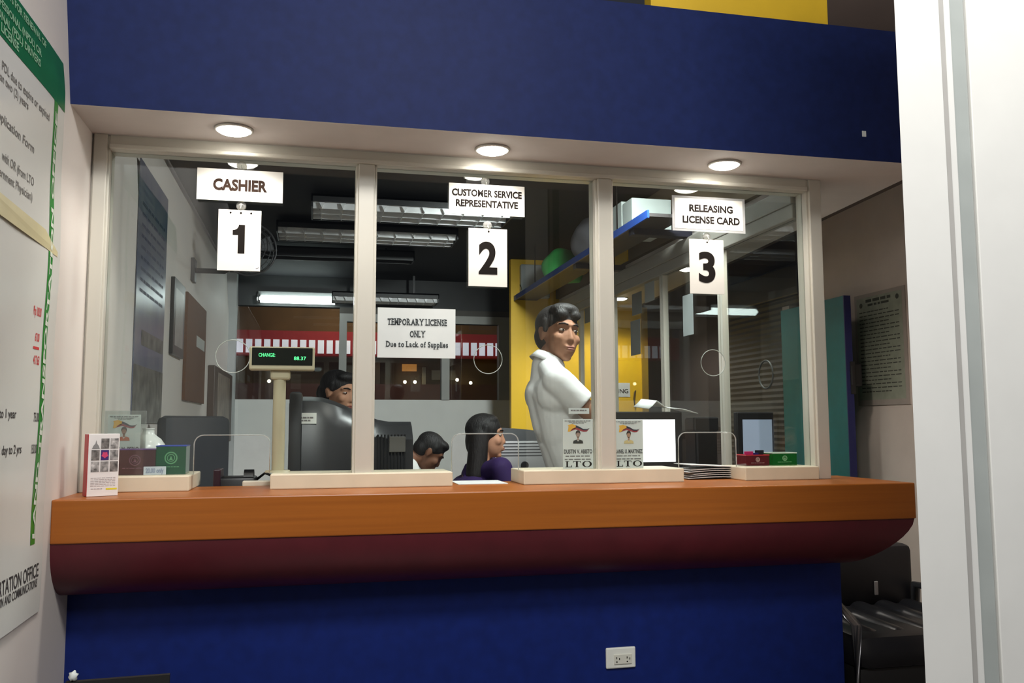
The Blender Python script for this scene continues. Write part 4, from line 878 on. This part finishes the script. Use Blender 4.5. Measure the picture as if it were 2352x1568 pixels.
# chair back at the bottom left, nearer than the counter
pl_, pr_ = P(150, 1567, Y=-.75), P(389, 1549, Y=-.75)
t = thing('black_chair', 'black chair whose back edge just shows at the bottom left corner', 'chair', ((pl_.x + pr_.x) / 2, -.6, 0))
zt0 = (pl_.z + pr_.z) / 2
m = MB(); xx0, xx1 = max(pl_.x, XL + .03), pr_.x
m.hexa([Vector(v) for v in ((xx0, -.75, zt0 - .22), (xx1, -.75, zt0 - .22), (xx1, -.735, zt0 - .22), (xx0, -.735, zt0 - .22), (xx0, -.75, pl_.z), (xx1, -.75, pr_.z), (xx1, -.735, pr_.z), (xx0, -.735, pl_.z))]); obj('backrest', m, M('matt black board', (18, 18, 18), .6), t)
m = MB(); m.box(xx0, xx1, -.735, -.36, .40, .44, .01); obj('seat', m, M('matt black board', (18, 18, 18), .6), t, SM)
for x in (xx0 + .02, xx1 - .02):
    m = MB(); m.cyl((x, -.725, 0), (x, -.725, zt0 - .05), .011, .011, 12); obj('leg', m, black, t, True)
    m = MB(); m.cyl((x, -.40, 0), (x, -.40, .41), .011, .011, 12); obj('leg', m, black, t, True)
pw = P(168, 1560, Y=-.742)
m = MB(); m.sphere((max(pw.x, xx0 + .012), -.742, pl_.z + .012), (.010, .012, .012), 14)
for v in m.bm.verts: v.co += Vector((sin(v.co.z * 700) * .002, 0, sin(v.co.x * 600) * .002))
tag(obj('crumpled_tissue', m, paper, None, True), 'crumpled white tissue on the black stool top at bottom left', 'tissue')
# ================================================================== PEOPLE
def remesh(name, prims, mat, parent, vox=.006, it=4):
    m = MB()
    for p in prims:
        k = p[0]
        if k == 'c': m.cap(*p[1:], seg=20)
        elif k == 'f': m.cyl(*p[1:], seg=28)
        else: m.sphere(p[1], p[2], 28, p[3] if len(p) > 3 else None)
    bmesh.ops.recalc_face_normals(m.bm, faces=m.bm.faces[:])
    me = bpy.data.meshes.new('t'); m.bm.to_mesh(me); m.bm.free()
    o = bpy.data.objects.new('t', me); COL.objects.link(o)
    r_ = o.modifiers.new('r', 'REMESH'); r_.mode = 'VOXEL'; r_.voxel_size = vox
    sm = o.modifiers.new('s', 'SMOOTH'); sm.iterations = it; sm.factor = .5
    bpy.context.view_layer.update()
    e = bpy.data.meshes.new_from_object(o.evaluated_get(bpy.context.evaluated_depsgraph_get()))
    bpy.data.objects.remove(o); bpy.data.meshes.remove(me)
    b = MB(); b.bm.from_mesh(e); bpy.data.meshes.remove(e)
    return obj(name, b, mat, parent, True)
hair_m = M('black hair', (24, 20, 19), .6, var=.4, scale=40, stretch=(5, 5, .7), bump=.9)
eye_w = M('eye white', (176, 166, 158), .3, var=0); eye_d = M('dark iris', (30, 20, 16), .2, var=0)
class Head:
    # local axes: x to the person's left, y where the face looks, z up; c is the middle of the head
    def __init__(s, c, face, pitch=0, roll=0, k=1.0):
        s.c = Vector(c); s.k = k                    # face: compass angle of the look, 0 = +X, -90 = to the viewer
        s.m = Matrix.Rotation(radians(face - 90), 3, 'Z') @ Matrix.Rotation(radians(pitch), 3, 'X') @ Matrix.Rotation(radians(roll), 3, 'Y')
    def p(s, x, y, z): return s.c + s.m @ (Vector((x, y, z)) * s.k)
    def e(s, c, r): return ('e', s.p(*c), tuple(v * s.k for v in r), s.m)
    def cc(s, a, b, r0, r1): return ('c', s.p(*a), s.p(*b), r0 * s.k, r1 * s.k)
    def skin(s):
        o = [s.e((0, -.012, .030), (.073, .092, .083)), s.e((0, .028, -.028), (.060, .060, .082)), s.e((0, .032, -.064), (.049, .048, .042)), s.e((0, .062, -.097), (.021, .018, .016)),
             s.cc((0, .080, .014), (0, .0905, -.026), .0075, .0115), s.e((0, .0915, -.028), (.0130, .0105, .010)), s.cc((-.008, .085, -.032), (-.015, .080, -.032), .0085, .0075), s.cc((.008, .085, -.032), (.015, .080, -.032), .0085, .0075),
             s.cc((-.010, .080, .031), (-.044, .062, .031), .0095, .009), s.cc((.010, .080, .031), (.044, .062, .031), .0095, .009), s.e((-.038, .056, -.022), (.025, .024, .024)), s.e((.038, .056, -.022), (.025, .024, .024)),
             s.cc((-.017, .086, -.058), (.017, .086, -.058), .0065, .0065), s.cc((-.013, .087, -.068), (.013, .087, -.068), .0072, .0072)]
        for q in (-1, 1): o += [s.e((q * .075, -.008, .0), (.009, .017, .030)), s.e((q * .080, -.016, .012), (.006, .012, .018))]
        return o
    def face(s, par, lipc=(140, 78, 70), lids=False):
        for q in (-1, 1):
            m = MB(); m.sphere(s.p(q * .031, .0705, .010), tuple(v * s.k for v in (.0130, .0105, .0012 if lids else .0050)), 16, s.m); e_ = obj('eye', m, eye_d if lids else eye_w, par, True)
            if not lids: m = MB(); m.sphere(s.p(q * .031, .0785, .0098), tuple(v * s.k for v in (.0056, .003, .0050)), 12, s.m); obj('iris', m, eye_d, e_, True)
            m = MB(); m.tube([s.p(q * .013, .0885, .031), s.p(q * .030, .082, .037), s.p(q * .047, .069, .033)], .0030 * s.k, 8); obj('eyebrow', m, hair_m, par, True)
        m = MB(); m.sphere(s.p(0, .0905, -.0585), tuple(v * s.k for v in (.021, .0055, .0042)), 14, s.m); m.sphere(s.p(0, .0915, -.0675), tuple(v * s.k for v in (.017, .0058, .0048)), 14, s.m); obj('lips', m, M('lips %d' % lipc[0], lipc, .45), par, True)
def hand(w_, d, up, side, k=1.0, curl=.5):
    # w_: wrist, d: along the hand, up: back of the hand, side: toward the thumb
    w_, d, up, side = Vector(w_), Vector(d).normalized(), Vector(up).normalized(), Vector(side).normalized()
    o = [('c', w_ + d * .02 * k, w_ + d * .075 * k + side * .018 * k, .020 * k, .015 * k), ('c', w_ + d * .02 * k, w_ + d * .072 * k - side * .022 * k, .019 * k, .013 * k), ('c', w_ + d * .085 * k + side * .026 * k, w_ + d * .078 * k - side * .028 * k, .0125 * k, .0115 * k)]
    for j, L in ((1.2, .075), (.4, .083), (-.4, .077), (-1.2, .060)):
        a = w_ + d * .085 * k + side * j * .0225 * k; b = a + (d * cos(curl * .6) - up * sin(curl * .6)) * L * .5 * k; c = b + (d * cos(curl * 1.6) - up * sin(curl * 1.6)) * L * .5 * k
        o += [('c', a, b, .0092 * k, .0085 * k), ('c', b, c, .0085 * k, .007 * k)]
    a = w_ + d * .03 * k + side * .022 * k; b = a + (d * .6 + side * .75 - up * .2).normalized() * .038 * k; c = b + (d * .85 + side * .25 - up * .35).normalized() * .032 * k
    return o + [('c', a, b, .013 * k, .0105 * k), ('c', b, c, .0105 * k, .008 * k)]
def V(px, py, y): return P(px, py, Y=y)
FL = .1
# ---- man in the white polo shirt, standing behind the middle window
Ym = .84
sk = M('tan skin', (150, 108, 84), .62, var=.06, spec=.25)
hc = V(1283, 770, Ym); t = thing('person', 'standing man in a white polo shirt turning his head toward the viewer', 'person', (hc.x, Ym, FL))
H = Head(hc, -72, 2, -4, 1.15)
nb = V(1258, 832, Ym + .01); sR = V(1281, 876, Ym - .165); sL = V(1281, 874, Ym + .17); ch = V(1270, 915, Ym); bl = V(1290, 1000, Ym); hp = V(1336, 1088, Ym); hp.z = min(hp.z, .98)
el = V(1368, 960, Ym - .20); wr = V(1392, 990, Ym - .02)
ell = V(1330, 1000, Ym + .22); wrl = V(1385, 1010, Ym + .16)
kn = [Vector((hp.x + .05, Ym + q * .10, .53)) for q in (-1, 1)]; an = [Vector((hp.x + .01, Ym + q * .11, FL + .08)) for q in (-1, 1)]; hpj = [Vector((hp.x, Ym + q * .09, hp.z - .02)) for q in (-1, 1)]
def arms(a, b, c, ru, rm, rw): return [('c', a, b, ru, rm), ('c', b, b.lerp(c, .4), rm, rm * .98), ('c', b.lerp(c, .35), c, rm * .98, rw)]
def legs():
    o = []
    for h_, k_, a_ in zip(hpj, kn, an): o += [('c', h_, k_, .082, .056), ('c', k_, k_.lerp(a_, .35), .054, .056), ('c', k_.lerp(a_, .35), a_, .056, .038)]
    return o
tor = [('c', ch + Vector((0, -.09, .02)), ch + Vector((0, .09, .02)), .098, .098), ('c', ch + Vector((0, -.06, 0)), bl + Vector((0, -.05, 0)), .100, .092), ('c', ch + Vector((0, .06, 0)), bl + Vector((0, .05, 0)), .100, .092), ('c', bl + Vector((0, -.05, 0)), hp + Vector((0, -.06, 0)), .092, .10), ('c', bl + Vector((0, .05, 0)), hp + Vector((0, .06, 0)), .092, .10)]
prims = H.skin() + [('c', H.p(0, -.02, -.05), nb, .056, .062), ('c', nb, ch, .06, .09)] + tor + [('c', nb + Vector((0, -.03, -.03)), sR, .05, .056), ('c', nb + Vector((0, .03, -.03)), sL, .05, .056)]
prims += arms(sR, el, wr, .052, .041, .027) + arms(sL, ell, wrl, .052, .041, .027) + hand(wr, (.6, .5, -.3), (0, -.2, 1), (-.3, .8, 0), 1, .7) + hand(wrl, (.9, -.1, -.2), (0, 0, 1), (-.1, -1, 0), 1, .7) + legs()
for a_ in an: prims += [('c', a_ + Vector((-.02, 0, -.04)), a_ + Vector((.14, 0, -.055)), .036, .028)]
remesh('body', prims, sk, t, .0055, 3); H.face(t, (126, 76, 66))
g = .014
sh = [(p[0], p[1], p[2], p[3] + g, p[4] + g) for p in tor] + [('c', nb + Vector((0, -.035, -.045)), sR + Vector((0, 0, .004)), .056, .066), ('c', nb + Vector((0, .035, -.045)), sL, .056, .066)]
cuffR = sR.lerp(el, .66); cuffL = sL.lerp(ell, .66)
sh += [('f', sR, cuffR, .070, .068), ('e', sR, (.069, .069, .069)), ('f', sL, cuffL, .070, .066), ('e', sL, (.067, .067, .067))]
bl2 = V(1250, 985, Ym - .02); sh += [('c', V(1246, 905, Ym), V(1262, 975, Ym), .082, .080), ('c', V(1262, 975, Ym), V(1296, 1030, Ym), .080, .085), ('c', V(1300, 930, Ym - .03), V(1316, 1020, Ym - .03), .085, .08)]
hem = Vector((hp.x, Ym, hp.z + .01)); sh += [('f', bl, hem, .115, .135)]
fold = [('c', V(1257, 840, Ym), V(1266, 905, Ym), .074, .108), ('c', V(1262, 846, Ym - .06), sR, .055, .064), ('c', V(1262, 846, Ym + .06), sL, .055, .064)]
shirt_m = M('white cotton shirt', (222, 222, 221), .8, var=.03, scale=7, stretch=(1, 1, 2.2), bump=.8)
so = remesh('shirt', sh + fold, shirt_m, t, .007, 5)
m = MB(); cA = V(1261, 829, Ym); up_ = Vector((.46, 0, .89)); vs = []; n_ = 32
e1 = Vector((.89, 0, -.46)); e2 = Vector((0, 1, 0))
for i in range(n_):
    a = 2 * pi * i / n_; dr = e1 * cos(a) + e2 * sin(a); fr_ = max(0, cos(a)) ** 3
    vs += [cA + dr * .074 + up_ * (.022 - .010 * fr_), cA + dr * (.092 + .008 * fr_) + up_ * (-.020 - .014 * fr_)]
m._add(vs, [(2 * i, 2 * ((i + 1) % n_), 2 * ((i + 1) % n_) + 1, 2 * i + 1) for i in range(n_)]); co = obj('collar', m, shirt_m, t, True); mo = co.modifiers.new('thickness', 'SOLIDIFY'); mo.thickness = .004
remesh('trousers', [('c', hem + Vector((0, -.05, -.02)), hem + Vector((0, .05, -.02)), .116, .116)] + [('c', h_, k_, .098, .072) for h_, k_ in zip(hpj, kn)] + [('c', k_, a_, .072, .058) for k_, a_ in zip(kn, an)], M('dark trousers', (36, 38, 44), .8), t, .009, 4)
for a_ in an: remesh('shoe', [('c', a_ + Vector((-.03, 0, -.036)), a_ + Vector((.15, 0, -.046)), .042, .033)], black, t, .007, 3)
remesh('hair', [H.e((0, -.022, .050), (.083, .098, .080)), H.e((0, .038, .098), (.066, .046, .030)), H.e((.03, .066, .076), (.030, .020, .022)), H.e((-.03, .066, .076), (.030, .020, .022)), H.e((0, -.055, .0), (.074, .062, .07)), H.cc((.073, .01, .05), (.074, .012, .01), .014, .008), H.cc((-.073, .01, .05), (-.074, .012, .01), .014, .008)], hair_m, t, .0055, 3)

# ---- chairs and seated people
def office_chair(c, face, zs, ztop, label, dark):
    t = thing('office_chair', label, 'chair', (c[0], c[1], FL), None); R_ = Matrix.Translation((c[0], c[1], 0)) @ Matrix.Rotation(radians(face), 4, 'Z')
    m = MB(); m.box(-.22, .22, -.23, .23, zs - .08, zs - .005, .035); m.rot(R_); obj('seat', m, dark, t, SM)
    m = MB(); m.box(-.30, -.23, -.22, .22, zs + .10, ztop, .032); m.rot(R_); obj('backrest', m, dark, t, SM)
    m = MB(); m.tube([(-.02, 0, zs - .08), (-.2, 0, zs - .09), (-.305, 0, zs - .02), (-.31, 0, zs + .2)], .018, 8); m.rot(R_); obj('back_bracket', m, black, t, True)
    m = MB(); m.cyl((0, 0, FL + .07), (0, 0, zs - .07), .025, .025, 16); m.rot(R_); obj('column', m, black, t, True)
    for k in range(5):
        a = 2 * pi * k / 5; m = MB(); m.cap((0, 0, FL + .09), (cos(a) * .27, sin(a) * .27, FL + .065), .022, .016, 12); m.sphere((cos(a) * .27, sin(a) * .27, FL + .027), (.018, .026, .027), 14); m.rot(R_); obj('leg', m, black, t, True)
    return t
def stool(hp, label):
    t = thing('round_stool', label, 'stool', (hp.x, hp.y, FL), 'stools under the seated clerks'); z = hp.z - .118
    m = MB(); m.lathe([(.0, z - .06), (.15, z - .06), (.165, z - .04), (.165, z - .015), (.14, z), (0, z)], (hp.x, hp.y, 0)); obj('seat', m, black, t, SM)
    m = MB(); m.cyl((hp.x, hp.y, FL + .01), (hp.x, hp.y, z - .06), .022, .022, 14); m.lathe([(0, 0), (.19, 0), (.19, .008), (.03, .03), (0, .03)], (hp.x, hp.y, FL)); obj('column', m, alu, t, SM)
def seated(t, hc, face, pitch, k, top_m, top_g, skin, hair, lean=.06, reach=None, down=.0, neck=.175, hunch=0.0, legm=None, bodyface=0):
    fx, fy = cos(radians(bodyface)), sin(radians(bodyface)); F = Vector((fx, fy, 0)); L = Vector((-fy, fx, 0)); U = Vector((0, 0, 1))
    H = Head(hc, face, pitch, 0, k)
    nb = hc - F * (.045 + down) * k + U * -neck * k; ch = nb - F * (.03 + lean * .3) * k - U * .15 * k; hp = Vector((nb.x, nb.y, 0)) - F * (.05 + lean) * k; hp.z = .56
    bl = ch.lerp(hp, .5)
    sh = [nb + L * q * .165 * k - U * (.05 - hunch * .4) * k + F * (hunch - .01) for q in (-1, 1)]
    el = [s_ + F * .08 - U * .25 * k + L * q * .03 for s_, q in zip(sh, (-1, 1))]
    wr = [e_ + F * .20 + U * .04 - L * q * .08 for e_, q in zip(el, (-1, 1))]
    if reach:
        wr[0] = Vector(reach); el[0] = sh[0].lerp(wr[0], .5) - U * .09
    hj = [hp + L * q * .09 for q in (-1, 1)]; kn = [h_ + F * .40 + U * .0 for h_ in hj]; an = [Vector((k_.x, k_.y, FL + .08)) for k_ in kn]
    tor = [('c', ch - L * .085 * k, ch + L * .085 * k, .088 * k, .088 * k), ('c', ch - L * .05, bl - L * .04, .088 * k, .080 * k), ('c', ch + L * .05, bl + L * .04, .088 * k, .080 * k), ('c', bl - L * .04, hp - L * .06, .08 * k, .10), ('c', bl + L * .04, hp + L * .06, .08 * k, .10), ('c', ch + F * .04 - L * .05, ch + F * .04 + L * .05, .062 * k, .062 * k)]
    pr = H.skin() + [('c', H.p(0, -.02, -.05), nb, .050 * k, .054 * k), ('c', nb, ch, .055 * k, .08 * k)] + tor
    for q in (0, 1): pr += [('c', nb - U * .03, sh[q], .048 * k, .050 * k)] + arms(sh[q], el[q], wr[q], .045 * k, .036 * k, .024 * k) + hand(wr[q], (wr[q] - el[q]), U, L * (1 if q == 0 else -1), .95 * k, .8)
    for h_, k_, a_ in zip(hj, kn, an): pr += [('c', h_, k_, .078, .055), ('c', k_, a_, .054, .036), ('c', a_ + F * -.02 - U * .04, a_ + F * .13 - U * .055, .034, .026)]
    remesh('body', pr, skin, t, .006, 3); H.face(t, lids=pitch < -30)
    g = top_g
    s_ = [(p[0], p[1], p[2], p[3] + g, p[4] + g) for p in tor] + [('c', nb - U * .045, x, .052 * k, .060 * k) for x in sh] + [('f', sh[q], sh[q].lerp(el[q], .75), .060 * k, .056 * k) for q in (0, 1)]
    s_ += [('f', nb + U * .008 - F * .008, nb - U * .05 - F * .01, .062 * k, .085 * k)]
    remesh('shirt', s_, top_m, t, .007, 4)
    remesh('trousers', [('c', hp - L * .06, hp + L * .06, .112, .112)] + [('c', h_, k_, .092, .068) for h_, k_ in zip(hj, kn)] + [('c', k_, a_, .066, .054) for k_, a_ in zip(kn, an)], legm or M('dark trousers', (36, 38, 44), .8), t, .009, 3)
    for a_ in an: remesh('shoe', [('c', a_ - F * .03 - U * .036, a_ + F * .14 - U * .046, .040, .031)], black, t, .008, 2)
    remesh('hair', hair(H, nb, F, L, U), hair_m, t, .006, 3)
    return hp
def long_hair(H, nb, F, L, U):
    o = [H.e((0, -.020, .040), (.084, .098, .088)), H.e((0, .008, .088), (.068, .056, .034)), H.e((0, -.05, -.02), (.080, .066, .10))]
    for q in (-1, 1):
        o += [H.cc((q * .072, -.004, .05), (q * .078, -.012, -.06), .020, .018), H.cc((q * .050, -.04, .0), (q * .062, -.055, -.20), .054, .056), ('c', H.p(q * .062, -.055, -.20), H.p(q * .062, -.10, -.46), .056, .046), H.cc((q * .078, -.012, -.06), (q * .078, -.03, -.24), .018, .022)]
    return o
def short_hair(H, nb, F, L, U):
    return [H.e((0, -.022, .046), (.083, .097, .082)), H.e((0, .040, .092), (.064, .042, .030)), H.e((0, -.055, -.0), (.075, .060, .07)), H.cc((.073, .008, .05), (.073, .01, .02), .014, .009), H.cc((-.073, .008, .05), (-.073, .01, .02), .014, .009)]
def tied_hair(H, nb, F, L, U):
    return short_hair(H, nb, F, L, U) + [H.e((0, -.10, -.01), (.045, .045, .06))]
chd = M('dark chair fabric', (62, 64, 66), .8)
sk2 = M('light tan skin', (186, 138, 110), .62, var=.05, spec=.25)
hc = V(1118, 1003, 1.72); t = thing('person', 'seated woman with long dark hair and a purple top, in profile', 'person', (hc.x, hc.y, FL))
hp = seated(t, hc, -12, 0, 1.04, M('deep purple top', (44, 22, 78), .8), .016, sk2, long_hair, neck=.150, hunch=.10)
stool(hp, 'round black stool under the woman in purple')
hc = V(986, 1040, 1.30); t = thing('person', 'person with short black hair and white collar bending down over papers', 'person', (hc.x, hc.y, FL))
hp = seated(t, hc, -4, -40, .79, M('white collared shirt', (226, 226, 222), .8), .012, M('brown skin', (128, 88, 68), .5, spec=.3), short_hair, lean=.12, down=.09, neck=.03)
stool(hp, 'round black stool under the person in white collar')
hc = V(778, 903, 1.75); t = thing('person', 'seated woman in a navy top half hidden behind the black monitor', 'person', (hc.x, hc.y, FL))
hp = seated(t, hc, -42, -8, 1.0, M('navy top', (30, 34, 66), .8), .014, sk2, tied_hair)
stool(hp, 'round black stool under the woman in navy')
pc = P(485, 1010, Y=1.1)
office_chair((-.33, 1.15), -35, .56, P(485, 955, Y=1.3).z, 'dark office chair by the inside left wall', M('charcoal chair fabric', (60, 62, 66), .8))
# ================================================================== BEYOND THE BACK WINDOWS
yF = 8.3
za, zb = P(700, 812, Y=yF).z, P(700, 776, Y=yF).z; xa, xb = P(540, 800, Y=yF).x, P(1172, 800, Y=yF).x
t = thing('stall_fascia', 'red stall fascia with a row of white panels, beyond the back windows', 'sign', ((xa + xb) / 2, yF + .1, 0))
m = MB(); m.box(xa - .3, xb + .3, yF, yF + .25, za - .02, zb + .09); obj('red_board', m, M('red fascia board', (150, 30, 40), .5, emit=.10), t)
n_ = 32; pit = (xb - xa) / n_; pan = M('lit white panel', (224, 226, 244), .5, var=.05, emit=.55)
for k in range(n_):
    m = MB(); m.box(xa + pit * k + pit * .16, xa + pit * k + pit * .86, yF - .012, yF, za + .005, zb - .025); obj('panel', m, pan, t)
for k, x in enumerate((xa - .2, (xa + xb) / 2, xb + .2)):
    m = MB(); m.box(x - .04, x + .04, yF + .05, yF + .15, .1, za); obj('post', m, M('dark brown post', (70, 54, 40), .6), t)
t = thing('stall_counter', 'dim maroon stall counter under the red fascia', 'counter', ((xa + xb) / 2, yF + .0, .1))
zc0 = P(900, 882, Y=yF - .2).z; m = MB(); m.box(xa, xb + .3, yF - .2, yF + .02, .1, zc0); obj('front', m, M('dim maroon board', (92, 52, 44), .6), t)
for k, (px, py) in enumerate(((618, 875), (930, 877), (953, 877), (1050, 872), (1081, 879))):
    p = P(px, py, Y=yF - .26 if py > 900 else 8.45)
    t = thing('bulb', 'tiny warm bulb shining beyond the back windows', 'bulb', p, 'tiny bulbs beyond the back windows'); m = MB(); m.sphere(p, .022, 12); obj('glass', m, M('warm bulb glow', (255, 236, 200), .4, var=0, emit=9), t, True)
    m = MB(); m.cyl(p + Vector((0, .01, 0)), (p.x, (yF - .2) if py > 900 else 8.6, p.z), .006, .006, 8); obj('holder', m, char, t)
for k, (rc, c, lb) in enumerate((((924, 836, 957, 852), (196, 130, 60), 'small orange lit board beyond the back windows'), ((992, 850, 1046, 872), (96, 84, 66), 'dim grey board beyond the back windows'))):
    x0, x1, z0, z1 = R(*rc, 8.55); m = MB(); m.box(x0, x1, 8.55, 8.6, z0, z1); tag(obj('lit_board', m, M('lit board %d' % k, c, .5, emit=.5 if k == 0 else .15)), lb, 'sign')
x0, x1, z0, z1 = R(976, 840, 984, 916, 8.2); m = MB(); m.box(x0, x1, 8.2 + .28, 8.2 + .34, .1, z1); tag(obj('pale_post', m, M('pale post', (150, 140, 120), .6)), 'thin pale post beyond the back windows', 'post')
light('stall_lamp', 'AREA', (.6, 7.6, 3.2), 18, (1, .78, .5), 1.5, .6, target=(.6, 8.6, 1.0))
